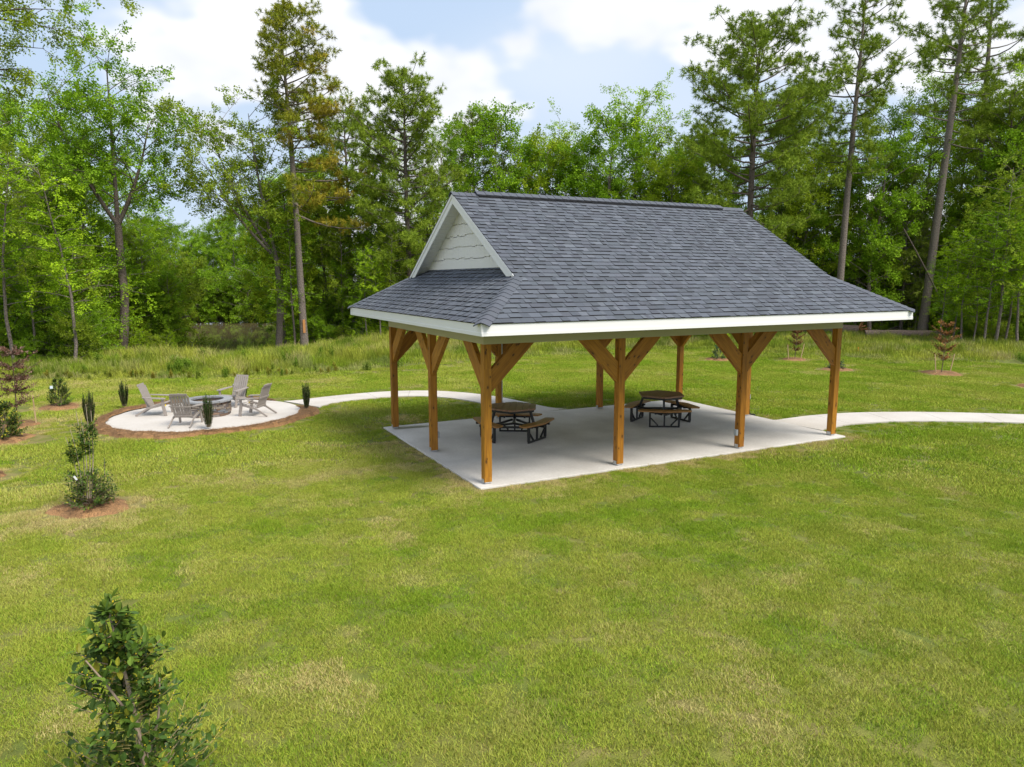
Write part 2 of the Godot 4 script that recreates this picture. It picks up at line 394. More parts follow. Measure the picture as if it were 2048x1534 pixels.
func height(x: float, z: float) -> float:
	var h := GROUND_Y
	var b := bearing(x, z)
	var past := b.y - lookup(MEADOW, b.x)
	if past > -3.0:
		var k := smoothstep(-3.0, 4.0, past)
		h += k * (0.10 + 0.14 * noise_mid.get_noise_2d(x * 0.35, z * 0.35))
		h += 0.35 * exp(-pow((b.x - 19.0) / 6.0, 2.0)) * smoothstep(-1.0, 4.0, past)
	var p := pond_depth(x, z)
	if p > -0.62:
		h = lerpf(h, -0.9, smoothstep(-0.62, 0.2, p))
	return h


func dryness(x: float, z: float) -> float:
	var d := 0.41 + 0.22 * noise_big.get_noise_2d(x, z) + 0.40 * noise_mid.get_noise_2d(x * 0.8 + z * 0.35, z * 1.3 - x * 0.2) + 0.55 * noise_fine.get_noise_2d(x, z)
	d += 0.12 * clampf((2.0 - x) / 8.0, -0.6, 1.0)
	var e := Vector2(absf(x - SLAB.x * 0.5) - SLAB.x * 0.5, absf(z + SLAB.y * 0.5) - SLAB.y * 0.5)
	var away := Vector2(maxf(e.x, 0), maxf(e.y, 0)).length()
	if away < 0.9 and z > -4.5:
		d += (0.72 + 0.9 * noise_mid.get_noise_2d(x * 2.2, z * 2.2)) * (1.0 - away / 0.9)
	for m in mulch_spots:
		var r = Vector2(x - m[0], z - m[1]).length() - m[2]
		if r < 0.5:
			d += 0.5 * (1.0 - maxf(r, 0.0) / 0.5)
	return clampf(d, 0.0, 1.0)


func turf_color(d: float) -> Color:                # linear
	var lush := Color(0.236, 0.356, 0.025)
	var olive := Color(0.365, 0.415, 0.060)
	var straw := Color(0.59, 0.495, 0.215)
	return lush.lerp(olive, smoothstep(0.05, 0.55, d)).lerp(straw, 0.9 * smoothstep(0.58, 1.05, d))


# planting spots with a ring of pine straw: x, z, radius
var mulch_spots := [[-6.22, -2.0, 0.62], [-7.77, -13.5, 0.62], [-8.5, -8.9, 0.72], [-8.48, -10.8, 0.6], [-8.15, -5.1, 0.36], [23.13, -6.35, 0.78], [21.85, -12.6, 0.62], [18.7, -14.3, 0.6], [20.4, -9.1, 0.66], [22.4, -2.6, 0.5]]


func _ready() -> void:
	rng.seed = 11
	noise_big = noise(0.13, 2, 5)
	noise_mid = noise(0.62, 3, 9)
	noise_fine = noise(2.6, 2, 21)
	camera_and_light()
	materials()
	ground()
	paving()
	pond()
	lawn()
	meadow()
	pavilion()
	furniture()
	fire_pit()
	planting()
	wood()
	edge_things()


func camera_and_light() -> void:
	var cam := Camera3D.new()
	cam.name = "camera"
	add_child(cam)
	cam.position = EYE
	cam.rotation_degrees = Vector3(-8.23, -26.505, -0.122)
	cam.fov = 56.62
	cam.near = 0.05
	cam.far = 4000.0
	cam.current = true
	var env := Environment.new()
	env.background_mode = Environment.BG_SKY
	env.sky = Sky.new()
	var pano := PanoramaSkyMaterial.new()
	pano.panorama = sky_picture()
	pano.energy_multiplier = 1.0
	env.sky.sky_material = pano
	env.tonemap_mode = Environment.TONE_MAPPER_LINEAR
	env.tonemap_exposure = 3.2
	env.sdfgi_enabled = true
	env.ssao_enabled = true
	env.ssil_enabled = true
	var w := WorldEnvironment.new()
	w.name = "world_environment"
	w.environment = env
	add_child(w)
	var sun := DirectionalLight3D.new()          # high, behind thin cloud, from behind the viewer's right shoulder
	sun.name = "sun"
	add_child(sun)
	sun.look_at_from_position(Vector3(0.42, 1.30, 0.86), Vector3.ZERO)
	sun.light_color = Color(1.0, 0.965, 0.91)
	sun.light_energy = 0.5
	sun.light_angular_distance = 28.0
	sun.shadow_enabled = true


func sky_picture() -> ImageTexture:
	var w := 2560
	var h := 1280
	var im := Image.create_empty(w, h, false, Image.FORMAT_RGBF)
	var heap := noise(1.55, 5, 3)
	var ragged := noise(5.0, 4, 8)
	var veil := noise(0.8, 3, 31)
	var blue_low := Color(0.205, 0.250, 0.305)
	var blue_high := Color(0.120, 0.180, 0.285)
	var white := Color(0.345, 0.348, 0.360)
	var grey := Color(0.278, 0.290, 0.314)
	im.fill(Color(0.16, 0.17, 0.12))
	for y in h / 2:
		var el := PI / 2 - PI * (y + 0.5) / h
		var up := sin(el)
		var blue := blue_low.lerp(blue_high, clampf(up * 1.15, 0.0, 1.0))
		for x in w:
			var a := TAU * ((x + 0.5) / w - 0.25 + SKY_TURN)
			var d := Vector3(cos(a) * cos(el), up * 1.9, sin(a) * cos(el))
			var q := d / (0.75 + 0.35 * up)
			var c := heap.get_noise_3dv(q) + 0.22 * ragged.get_noise_3dv(q)
			var cover := smoothstep(-0.05, 0.13, c)
			var thin := smoothstep(-0.25, 0.45, veil.get_noise_3dv(d * Vector3(1, 2, 1))) * 0.38
			var body := grey.lerp(white, clampf(0.10 + 2.3 * (ragged.get_noise_3dv(q + Vector3(0, -0.06, 0)) * 0.4 + 0.35 * absf(c) + 0.12), 0.0, 1.0))
			im.set_pixel(x, y, blue.lerp(white, thin).lerp(body, cover))
	return ImageTexture.create_from_image(im)


const SKY_TURN := 0.857


func leaf_paint(rough: float, through: float) -> StandardMaterial3D:
	var m := StandardMaterial3D.new()
	m.albedo_color = Color.WHITE
	m.vertex_color_use_as_albedo = true
	m.roughness = rough
	m.metallic_specular = 0.18
	m.backlight_enabled = true
	m.backlight = Color(through, through, through * 0.9)
	m.cull_mode = BaseMaterial3D.CULL_DISABLED
	return m


func wood_picture(sd: int, knots: int) -> ImageTexture:   # 0.5 m across, 2 m along
	var w := 192
	var h := 768
	var r := RandomNumberGenerator.new()
	r.seed = sd
	var grain := noise(0.11, 3, sd)
	var broad := noise(0.02, 2, sd + 1)
	var ks := []
	for k in knots:
		ks.append([r.randf() * w, r.randf() * h, r.randf_range(3.5, 8.0)])
	var im := Image.create_empty(w, h, false, Image.FORMAT_RGB8)
	for y in h:
		for x in w:
			var px := float(x)
			var dark := 0.0
			for k in ks:
				var dx: float = x - k[0]
				var dy: float = (y - k[1]) * 0.55
				var q = (dx * dx + dy * dy) / (k[2] * k[2])
				if q < 14.0:
					px += dx * 0.5 * exp(-q * 0.3)
					dark = maxf(dark, 1.0 - smoothstep(0.5, 1.5, q))
					dark = maxf(dark, 0.35 * exp(-q * 0.25))
			var g := 0.5 + 0.5 * grain.get_noise_2d(px, y * 0.035) + 0.28 * broad.get_noise_2d(px, y * 0.25)
			var c := Color(0.25, 0.103, 0.012).lerp(Color(0.54, 0.245, 0.024), clampf(g, 0.0, 1.0))
			c = c.lerp(Color(0.07, 0.03, 0.01), dark * 0.85)
			im.set_pixel(x, y, c.linear_to_srgb())
	return ImageTexture.create_from_image(im)


func materials() -> void:
	M.leaf = leaf_paint(0.6, 0.78)
	M.needle = leaf_paint(0.6, 0.5)
	M.blade = leaf_paint(0.75, 0.45)
	M.gloss_leaf = leaf_paint(0.48, 0.34)
	M.gloss_leaf.metallic_specular = 0.30
	for k in 3:
		var m := StandardMaterial3D.new()
		m.albedo_texture = wood_picture(40 + k, 15)
		m.uv1_scale = Vector3(2.0, 0.5, 1.0)
		m.roughness = 0.55
		m.metallic_specular = 0.4
		m.albedo_color = [Color.WHITE, lin(0.78, 0.74, 0.70), lin(0.90, 0.86, 0.84)][k]
		M["timber_%d" % k] = m
	var bark := StandardMaterial3D.new()
	bark.albedo_texture = noise_tex(256, 0.035, 4, 7, lin(0.10, 0.082, 0.07), lin(0.33, 0.28, 0.24))
	bark.uv1_scale = Vector3(2.4, 0.7, 1.0)
	bark.roughness = 0.95
	bark.vertex_color_use_as_albedo = true
	bark.normal_enabled = true
	bark.normal_texture = noise_tex(256, 0.05, 4, 7, Color.BLACK, Color.WHITE, true, 10.0)
	M.bark = bark
	var concrete := StandardMaterial3D.new()
	concrete.albedo_texture = noise_tex(512, 0.006, 5, 15, lin(0.50, 0.48, 0.455), lin(0.69, 0.67, 0.645))
	concrete.uv1_triplanar = true
	concrete.uv1_world_triplanar = true
	concrete.uv1_scale = Vector3.ONE * 0.22
	concrete.roughness = 0.85
	concrete.detail_enabled = true
	concrete.detail_blend_mode = BaseMaterial3D.BLEND_MODE_MUL
	concrete.detail_uv_layer = BaseMaterial3D.DETAIL_UV_1
	concrete.detail_albedo = noise_tex(512, 0.12, 3, 16, Color(0.94, 0.94, 0.935), Color(1, 1, 1))
	M.concrete = concrete
	var pale: StandardMaterial3D = concrete.duplicate()
	pale.albedo_texture = noise_tex(512, 0.006, 5, 18, lin(0.50, 0.465, 0.425), lin(0.60, 0.57, 0.535))
	M.pale_concrete = pale
	var shingle := StandardMaterial3D.new()
	shingle.vertex_color_use_as_albedo = true
	shingle.roughness = 0.9
	shingle.albedo_texture = noise_tex(256, 0.22, 3, 23, Color(0.72, 0.72, 0.72), Color(1, 1, 1))
	shingle.uv1_triplanar = true
	shingle.uv1_world_triplanar = true
	shingle.uv1_scale = Vector3.ONE * 2.1
	M.shingle = shingle
	M.white_trim = paint(0.78, 0.785, 0.78, 0.42)
	M.siding = paint(0.74, 0.74, 0.71, 0.55)
	M.cream = paint(0.47, 0.44, 0.28, 0.55)
	M.black_steel = paint(0.012, 0.012, 0.013, 0.42)
	M.zinc = paint(0.55, 0.57, 0.58, 0.38)
	M.zinc.metallic = 0.8
	M.grey_box = paint(0.30, 0.33, 0.35, 0.5)
	M.tan = paint(0.47, 0.33, 0.19, 0.8)
	var lumber := StandardMaterial3D.new()            # brown recycled boards
	lumber.albedo_texture = noise_tex(256, 0.03, 3, 27, lin(0.19, 0.105, 0.058), lin(0.30, 0.17, 0.098))
	lumber.uv1_scale = Vector3(6.0, 0.6, 1.0)
	lumber.roughness = 0.42
	M.lumber = lumber
	var edge: StandardMaterial3D = lumber.duplicate()
	edge.albedo_texture = noise_tex(256, 0.03, 3, 28, lin(0.26, 0.125, 0.035), lin(0.40, 0.20, 0.06))
	M.lumber_bench = edge
	var resin := StandardMaterial3D.new()
	resin.albedo_texture = noise_tex(256, 0.03, 3, 29, lin(0.255, 0.225, 0.20), lin(0.335, 0.30, 0.275))
	resin.uv1_scale = Vector3(5.0, 1.2, 1.0)
	resin.roughness = 0.55
	M.resin = resin
	var stone := StandardMaterial3D.new()
	stone.vertex_color_use_as_albedo = true
	stone.albedo_texture = noise_tex(256, 0.04, 4, 30, Color(0.6, 0.6, 0.6), Color(1, 1, 1))
	stone.uv1_triplanar = true
	stone.uv1_scale = Vector3.ONE * 3.0
	stone.roughness = 0.85
	M.stone = stone
	var straw := StandardMaterial3D.new()
	straw.vertex_color_use_as_albedo = true
	straw.albedo_texture = noise_tex(256, 0.09, 4, 33, Color(0.45, 0.45, 0.45), Color(1, 1, 1))
	straw.uv1_triplanar = true
	straw.uv1_world_triplanar = true
	straw.uv1_scale = Vector3.ONE * 1.3
	straw.roughness = 0.95
	M.straw = straw
	M.plain = paint(1, 1, 1, 0.85, true)


# ---------------------------------------------------------------- ground

func soil_color(x: float, z: float) -> Color:
	var b := bearing(x, z)
	var past := b.y - lookup(MEADOW, b.x)
	var woods := b.y - lookup(TREELINE, b.x)
	var f := noise_fine.get_noise_2d(x * 1.7, z * 1.7)
	var c := turf_color(dryness(x, z)).lerp(Color(0.20, 0.155, 0.065), 0.3) * (0.74 + 0.2 * f)
	if past > -3.5:
		var m := Color(0.22, 0.26, 0.045) * (0.9 + 0.4 * f)
		c = c.lerp(m, smoothstep(-0.8, 0.8, past + 0.8 * noise_mid.get_noise_2d(x, z)))
		# bare dirt and raked straw along the rough edge
		var bare := smoothstep(0.0, 0.25, noise_mid.get_noise_2d(x * 0.5 + 40.0, z * 0.9) + 0.18) * (1.0 - smoothstep(0.5, 2.2, absf(past + 1.2))) * smoothstep(-1.0, 5.0, b.x) * (1.0 - smoothstep(24.0, 32.0, b.x))
		c = c.lerp(Color(0.42, 0.315, 0.20) * (0.9 + 0.5 * f), bare * 0.9)
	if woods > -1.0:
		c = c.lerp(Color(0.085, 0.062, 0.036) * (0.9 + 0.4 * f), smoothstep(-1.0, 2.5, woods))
	return Color(maxf(c.r, 0.005), maxf(c.g, 0.005), maxf(c.b, 0.004))


func ground() -> void:
	var side := 1024
	var span := 66.0
	var corner := Vector2(-21.0, -52.0)
	var data := PackedByteArray()
	data.resize(side * side * 3)
	var k := 0
	for j in side:
		var z := corner.y + span * (j + 0.5) / side
		for i in side:
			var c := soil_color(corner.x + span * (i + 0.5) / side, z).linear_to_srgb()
			data[k] = int(clampf(c.r, 0, 1) * 255.0)
			data[k + 1] = int(clampf(c.g, 0, 1) * 255.0)
			data[k + 2] = int(clampf(c.b, 0, 1) * 255.0)
			k += 3
	var m := StandardMaterial3D.new()
	m.albedo_texture = ImageTexture.create_from_image(Image.create_from_data(side, side, false, Image.FORMAT_RGB8, data))
	m.texture_repeat = true
	m.roughness = 0.97
	m.detail_enabled = true
	m.detail_uv_layer = BaseMaterial3D.DETAIL_UV_2
	m.detail_blend_mode = BaseMaterial3D.BLEND_MODE_MUL
	m.detail_albedo = noise_tex(512, 0.16, 3, 35, Color(0.55, 0.55, 0.45), Color(1, 1, 0.95))
	var xs := PackedFloat32Array([-1500, -600, -250, -120, -70, -45])
	var zs := PackedFloat32Array([-1500, -700, -300, -160, -110, -85])
	var t := -32.0
	while t < 66.0:
		xs.append(t)
		t += 0.9
	t = -74.0
	while t < 18.0:
		zs.append(t)
		t += 0.9
	for e in [80.0, 120.0, 250.0, 700.0, 1500.0]:
		xs.append(e)
	for e in [30.0, 60.0, 150.0, 500.0, 1500.0]:
		zs.append(e)
	var grid := PackedVector3Array()
	for z in zs:
		for x in xs:
			grid.append(Vector3(x, height(x, z), z))
	var w := xs.size()
	var v := PackedVector3Array()
	var uv := PackedVector2Array()
	var idx := PackedInt32Array()
	for p in grid:
		v.append(p)
		uv.append(Vector2((p.x - corner.x) / span, (p.z - corner.y) / span))
	for j in zs.size() - 1:
		for i in w - 1:
			var a := j * w + i
			idx.append_array(PackedInt32Array([a, a + 1, a + w, a + 1, a + w + 1, a + w]))
	var arr := []
	arr.resize(Mesh.ARRAY_MAX)
	arr[Mesh.ARRAY_VERTEX] = v
	arr[Mesh.ARRAY_TEX_UV] = uv
	var uv2 := PackedVector2Array()
	for p in grid:
		uv2.append(Vector2(p.x, p.z) * 0.7)
	arr[Mesh.ARRAY_TEX_UV2] = uv2
	arr[Mesh.ARRAY_INDEX] = idx
	var st := SurfaceTool.new()
	var am := ArrayMesh.new()
	am.add_surface_from_arrays(Mesh.PRIMITIVE_TRIANGLES, arr)
	st.create_from(am, 0)
	st.generate_normals()
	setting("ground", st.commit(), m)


func strip(me: Mesher, left: PackedVector3Array, right: PackedVector3Array, thick: float) -> void:
	for i in left.size() - 1:
		me.quad(left[i], right[i], right[i + 1], left[i + 1], Vector3.UP)
		var d := Vector3(0, -thick, 0)
		var o := (left[i] - right[i]).normalized()
		me.quad(left[i], left[i + 1], left[i + 1] + d, left[i] + d, o)
		me.quad(right[i], right[i + 1], right[i + 1] + d, right[i] + d, -o)
	for e in [0, left.size() - 1]:
		var o := (left[e] - left[1 if e == 0 else e - 1]).normalized()
		me.quad(left[e], right[e], right[e] + Vector3(0, -thick, 0), left[e] + Vector3(0, -thick, 0), o)


func slabs(called: String, line: Array, half: float, every: float, flare_start: float, flare_end: float) -> void:
	var curve := Curve3D.new()
	for i in line.size():
		var p := Vector3(line[i][0], 0.0, line[i][1])
		var a: Array = line[maxi(i - 1, 0)]
		var b: Array = line[mini(i + 1, line.size() - 1)]
		var d := Vector3(b[0] - a[0], 0, b[1] - a[1]) / 6.0
		curve.add_point(p, -d, d)
	curve.bake_interval = 0.05
	var length := curve.get_baked_length()
	var root := Node3D.new()
	root.name = numbered(called)
	add_child(root)
	tag(root, "", "", "", "structure")
	var s := 0.012
	while s < length - 0.05:
		var e := minf(s + every, length - 0.012)
		if length - e < 0.5:
			e = length - 0.012
		var left := PackedVector3Array()
		var right := PackedVector3Array()
		var steps := 8
		for k in steps + 1:
			var at := lerpf(s, e - 0.010, float(k) / steps)
			var p := curve.sample_baked(at, true)
			var d := (curve.sample_baked(minf(at + 0.06, length), true) - curve.sample_baked(maxf(at - 0.06, 0), true)).normalized()
			var o := Vector3(d.z, 0, -d.x)
			var w := half + flare_start * exp(-at * 2.2) + flare_end * exp(-(length - at) * 2.2)
			left.append(p + o * w + Vector3(0, -0.004, 0))
			right.append(p - o * w + Vector3(0, -0.004, 0))
		var me := Mesher.new()
		strip(me, left, right, 0.10)
		part("path_slab", me.mesh(), M.pale_concrete, root)
		s = e


func paving() -> void:
	var me := Mesher.new()
	me.box(Transform3D(Basis(), Vector3(SLAB.x * 0.5, -0.06, -SLAB.y * 0.5)), Vector3(SLAB.x, 0.12, SLAB.y), 0.008)
	setting("pavement", me.mesh(), M.concrete)
	# the damp patch by the far left post
	var damp := Mesher.new()
	var pts := []
	for k in 40:
		var a := TAU * k / 40
		pts.append(Vector3(0.62 + cos(a) * (0.46 + 0.08 * sin(a * 3.0)) + 0.05 * sin(a * 5.0), 0.0025, -5.72 + sin(a) * (0.17 + 0.05 * sin(a * 2.0 + 1.0))))
	for k in 40:
		damp.tri(Vector3(0.62, 0.0025, -5.72), pts[k], pts[(k + 1) % 40], Vector3.UP)
	var wet: StandardMaterial3D = M.concrete.duplicate()
	wet.albedo_color = lin(0.42, 0.40, 0.36)
	wet.roughness = 0.28
	tag(part("damp_patch", damp.mesh(), wet, self), "", "", "", "structure")
	slabs("path", PATH_LEFT, 0.56, 1.25, 0.32, 0.45)
	slabs("path", PATH_RIGHT, 0.66, 1.5, 0.10, 0.0)
	# round patio
	var disc := Mesher.new()
	for k in 72:
		var a := TAU * k / 72
		var b := TAU * (k + 1) / 72
		var p := Vector3(PATIO.x + cos(a) * PATIO_R, 0.004, PATIO.y + sin(a) * PATIO_R)
		var q := Vector3(PATIO.x + cos(b) * PATIO_R, 0.004, PATIO.y + sin(b) * PATIO_R)
		disc.tri(Vector3(PATIO.x, 0.004, PATIO.y), p, q, Vector3.UP)
		disc.quad(p, q, q - Vector3(0, 0.1, 0), p - Vector3(0, 0.1, 0), Vector3(cos(a), 0, sin(a)))
	setting("patio_pavement", disc.mesh(), M.pale_concrete)
	mulch_ring()


func straw_color() -> Color:
	var k := rng.randf()
	return Color(0.31, 0.150, 0.060).lerp(Color(0.58, 0.35, 0.165), k) * rng.randf_range(0.75, 1.15)


func needles(me: Mesher, n: int, where: Callable) -> void:
	for i in n:
		var p: Vector3 = where.call()
		var a := rng.randf() * TAU
		var l := rng.randf_range(0.06, 0.17)
		var d := Vector3(cos(a), rng.randf_range(-0.05, 0.25), sin(a)) * l
		var s := Vector3(-sin(a), 0, cos(a)) * 0.0035
		me.col = straw_color()
		me.tri(p - s, p + s, p + d, Vector3.UP)


func mulch_ring() -> void:
	var me := Mesher.new()
	var steps := 110
	var a0 := -0.10
	var a1 := TAU - 0.62                              # open where the path comes in
	var rows := 5
	var at := func(i: int, j: int) -> Vector3:
		var a: float = lerpf(a0, a1, float(i) / steps)
		var edge: float = clampf(minf(i, steps - i) / 5.0, 0.0, 1.0)
		var r0: float = PATIO_R - 0.015 + 0.03 * sin(a * 17.0)
		var r1: float = lerpf(PATIO_R + 0.05, mulch_edge(a) + 0.06, edge)
		var f: float = float(j) / rows
		var r := lerpf(r0, r1, f)
		var y := 0.012 + 0.085 * sin(PI * clampf(f * 0.92 + 0.08, 0, 1)) * (0.7 + 0.5 * noise_fine.get_noise_2d(a * 14.0, f * 3.0)) * edge
		if j == rows:
			y = GROUND_Y - 0.03
		return Vector3(PATIO.x + cos(a) * r, y, PATIO.y + sin(a) * r)
	for i in steps:
		for j in rows:
			me.col = Color(0.45, 0.245, 0.105) * (0.8 + 0.5 * rng.randf())
			me.quad(at.call(i, j), at.call(i + 1, j), at.call(i + 1, j + 1), at.call(i, j + 1), Vector3.ZERO, Vector3.UP)
	needles(me, 9000, func() -> Vector3:
		var i := rng.randi_range(1, steps - 2)
		return at.call(i, rng.randi_range(0, rows - 1)).lerp(at.call(i + 1, rng.randi_range(1, rows - 1)), rng.randf()) + Vector3(0, 0.006, 0))
	var o := part("mulch_bed", me.mesh(), M.straw, self)
	tag(o, "", "", "", "structure")


func mulch_spot(x: float, z: float, r: float) -> Mesher:
	var me := Mesher.new()
	var base := height(x, z)
	var ring := func(k: int, j: int) -> Vector3:
		var a := TAU * k / 26
		var rr: float = r * (1.0 + 0.12 * sin(a * 2.0 + x) + 0.08 * sin(a * 5.0 + z)) * j / 4.0
		var y: float = base + [0.04, 0.06, 0.085, 0.06, -0.02][j] * (0.9 + 0.4 * noise_fine.get_noise_2d(x + cos(a) * rr * 3.0, z + sin(a) * rr * 3.0))
		return Vector3(x + cos(a) * rr, y, z + sin(a) * rr)
	for k in 26:
		for j in 4:
			me.col = Color(0.45, 0.245, 0.105) * (0.8 + 0.5 * rng.randf())
			if j == 0:
				me.tri(ring.call(k, 0), ring.call(k, 1), ring.call(k + 1, 1), Vector3.UP)
			else:
				me.quad(ring.call(k, j), ring.call(k, j + 1), ring.call(k + 1, j + 1), ring.call(k + 1, j), Vector3.ZERO, Vector3.UP)
	needles(me, 900 if Vector2(x, z).distance_to(Vector2(EYE.x, EYE.z)) < 20 else 300, func() -> Vector3:
		var k := rng.randi_range(0, 25)
		return ring.call(k, rng.randi_range(0, 3)).lerp(ring.call(k + 1, rng.randi_range(1, 3)), rng.randf()) + Vector3(0, 0.006, 0))
	return me


func pond() -> void:
	var me := Mesher.new()
	me.quad(Vector3(-22, -0.32, -76), Vector3(22, -0.32, -76), Vector3(22, -0.32, -26), Vector3(-22, -0.32, -26), Vector3.UP)
	var m := StandardMaterial3D.new()
	m.albedo_color = lin(0.145, 0.115, 0.060)
	m.roughness = 0.04
	m.metallic_specular = 0.4
	m.normal_enabled = true
	m.normal_texture = noise_tex(256, 0.03, 3, 44, Color.BLACK, Color.WHITE, true, 1.2)
	m.normal_scale = 0.035
	m.uv1_triplanar = true
	m.uv1_world_triplanar = true
	m.uv1_scale = Vector3(0.5, 0.5, 0.5)
	setting("water", me.mesh(), m)


# ---------------------------------------------------------------- turf

func blade_patch(size: float, count: int, tall: float, wide: float, lean: float, sd: int) -> ArrayMesh:
	var r := RandomNumberGenerator.new()
	r.seed = sd
	var v := PackedVector3Array()
	var c := PackedColorArray()
	for i in count:
		var p := Vector3(r.randf_range(-0.5, 0.5) * size, -0.004, r.randf_range(-0.5, 0.5) * size)
		var a := r.randf() * TAU
		var s := Vector3(cos(a), 0, sin(a)) * wide * r.randf_range(0.6, 1.3) * 0.5
		var b := r.randf() * TAU
		var h := tall * r.randf_range(0.5, 1.25)
		var tip := p + Vector3(cos(b) * lean * h * r.randf(), h, sin(b) * lean * h * r.randf())
		v.append(p - s)
		v.append(p + s)
		v.append(tip)
		var k := r.randf_range(0.50, 1.40)
		var col := Color(k, k, k)
		if r.randf() < 0.20:
			col = Color(1.65, 1.22, 2.0) * k
		elif r.randf() < 0.2:
			col = Color(0.8, 1.02, 0.8) * k
		for j in 3:
			c.append(col)
	return bare_mesh(v, c)


func scatter(called: String, meshes: Array, spots: Array, m: Material, label: String, category: String) -> void:
	# spots: [Transform3D, Color]; dealt out over the meshes, which all belong to one growth
	var root := Node3D.new()
	root.name = numbered(called)
	add_child(root)
	tag(root, label, category, "", "stuff")
	var per := []
	for k in meshes.size():
		per.append([])
	for i in spots.size():
		per[(i * 7 + i / 13) % meshes.size()].append(spots[i])
	for k in meshes.size():
		var mm := MultiMesh.new()
		mm.transform_format = MultiMesh.TRANSFORM_3D
		mm.use_colors = true
		mm.mesh = meshes[k]
		mm.instance_count = per[k].size()
		for i in per[k].size():
			mm.set_instance_transform(i, per[k][i][0])
			mm.set_instance_color(i, per[k][i][1])
		var o := MultiMeshInstance3D.new()
		o.name = "grass_blades"
		o.multimesh = mm
		o.material_override = m
		root.add_child(o, true)
		tag(o, "", "", "", "stuff")


func turf_spot(x: float, z: float, sc: float, tint := 1.0) -> Array:
	var c := turf_color(dryness(x, z)) * (tint * rng.randf_range(0.9, 1.12))
	return [Transform3D(Basis(Vector3.UP, rng.randf() * TAU).scaled(Vector3(sc, sc * rng.randf_range(0.8, 1.25), sc)), Vector3(x, height(x, z), z)), c]


func lawn() -> void:
	var near_mesh := []
	var far_mesh := []
	var tuft_mesh := []
	for k in 5:
		near_mesh.append(blade_patch(0.5, 1300, 0.034, 0.0075, 1.5, 100 + k))
		far_mesh.append(blade_patch(1.0, 1100, 0.050, 0.0170, 1.2, 120 + k))
		tuft_mesh.append(blade_patch(0.14, 70, 0.040, 0.0065, 0.9, 140 + k))
	var near_spots := []
	var far_spots := []
	var tufts := []
	# near turf, out to 15 m from the viewing point
	var z := EYE.z + 1.0
	while z > EYE.z - 16.0:
		var x := EYE.x - 13.0
		while x < EYE.x + 15.0:
			var px := x + rng.randf_range(-0.16, 0.16)
			var pz := z + rng.randf_range(-0.16, 0.16)
			var b := bearing(px, pz)
			if b.y > 2.5 and b.y < 15.0 and b.x > -24.0 and b.x < 77.0:
				var d := paved(px, pz)
				if d > 0.36:
					near_spots.append(turf_spot(px, pz, 1.0))
				elif d > -0.4:
					edge_tufts(tufts, px, pz, 0.34, 9)
			x += 0.34
		z -= 0.34
	z = EYE.z - 2.0
	while z > -24.0:
		var x := -16.0
		while x < 36.0:
			var px := x + rng.randf_range(-0.3, 0.3)
			var pz := z + rng.randf_range(-0.3, 0.3)
			var b := bearing(px, pz)
			if b.y > 14.7 and b.y < lookup(MEADOW, b.x) + 0.6 and b.x > -22.0 and b.x < 75.0:
				var d := paved(px, pz)
				if d > 0.66:
					far_spots.append(turf_spot(px, pz, 1.0, 1.06))
				elif d > -0.7:
					edge_tufts(tufts, px, pz, 0.62, 22)
			x += 0.62
		z -= 0.62
	scatter("lawn_grass", near_mesh, near_spots, M.blade, "short mown grass of the lawn in the foreground", "grass")
	scatter("lawn_grass", far_mesh, far_spots, M.blade, "short mown grass of the lawn round and behind the pavilion", "grass")
	scatter("edge_grass", tuft_mesh, tufts, M.blade, "short grass along the edges of slab, paths and mulch", "grass")


func edge_tufts(tufts: Array, x: float, z: float, cell: float, n: int) -> void:
	for k in n:
		var px := x + rng.randf_range(-0.5, 0.5) * cell
		var pz := z + rng.randf_range(-0.5, 0.5) * cell
		if paved(px, pz) > 0.045:
			tufts.append(turf_spot(px, pz, rng.randf_range(0.8, 1.25)))


func tall_patch(count: int, size: float, tall: float, wide: float, sd: int, plume: bool) -> ArrayMesh:
	var r := RandomNumberGenerator.new()
	r.seed = sd
	var v := PackedVector3Array()
	var c := PackedColorArray()
	for i in count:
		var p := Vector3(r.randfn(0, 0.3) * size, -0.03, r.randfn(0, 0.3) * size)
		var a := r.randf() * TAU
		var s := Vector3(cos(a), 0, sin(a)) * wide * r.randf_range(0.6, 1.3) * 0.5
		var b := r.randf() * TAU
		var h := tall * r.randf_range(0.45, 1.1)
		var out := Vector3(cos(b), 0, sin(b)) * h * r.randf_range(0.1, 0.55)
		var mid := p + Vector3(0, h * 0.62, 0) + out * 0.35
		var tip := p + Vector3(0, h * r.randf_range(0.8, 1.0), 0) + out
		var k := r.randf_range(0.65, 1.3)
		var col := Color(k, k, k)
		if plume and i % 4 == 0:
			col = Color(1.5, 1.15, 2.2) * k
		v.append_array(PackedVector3Array([p - s, p + s, mid + s * 0.8, p - s, mid + s * 0.8, mid - s * 0.8, mid - s * 0.8, mid + s * 0.8, tip]))
		for j in 9:
			c.append(col)
	return bare_mesh(v, c)


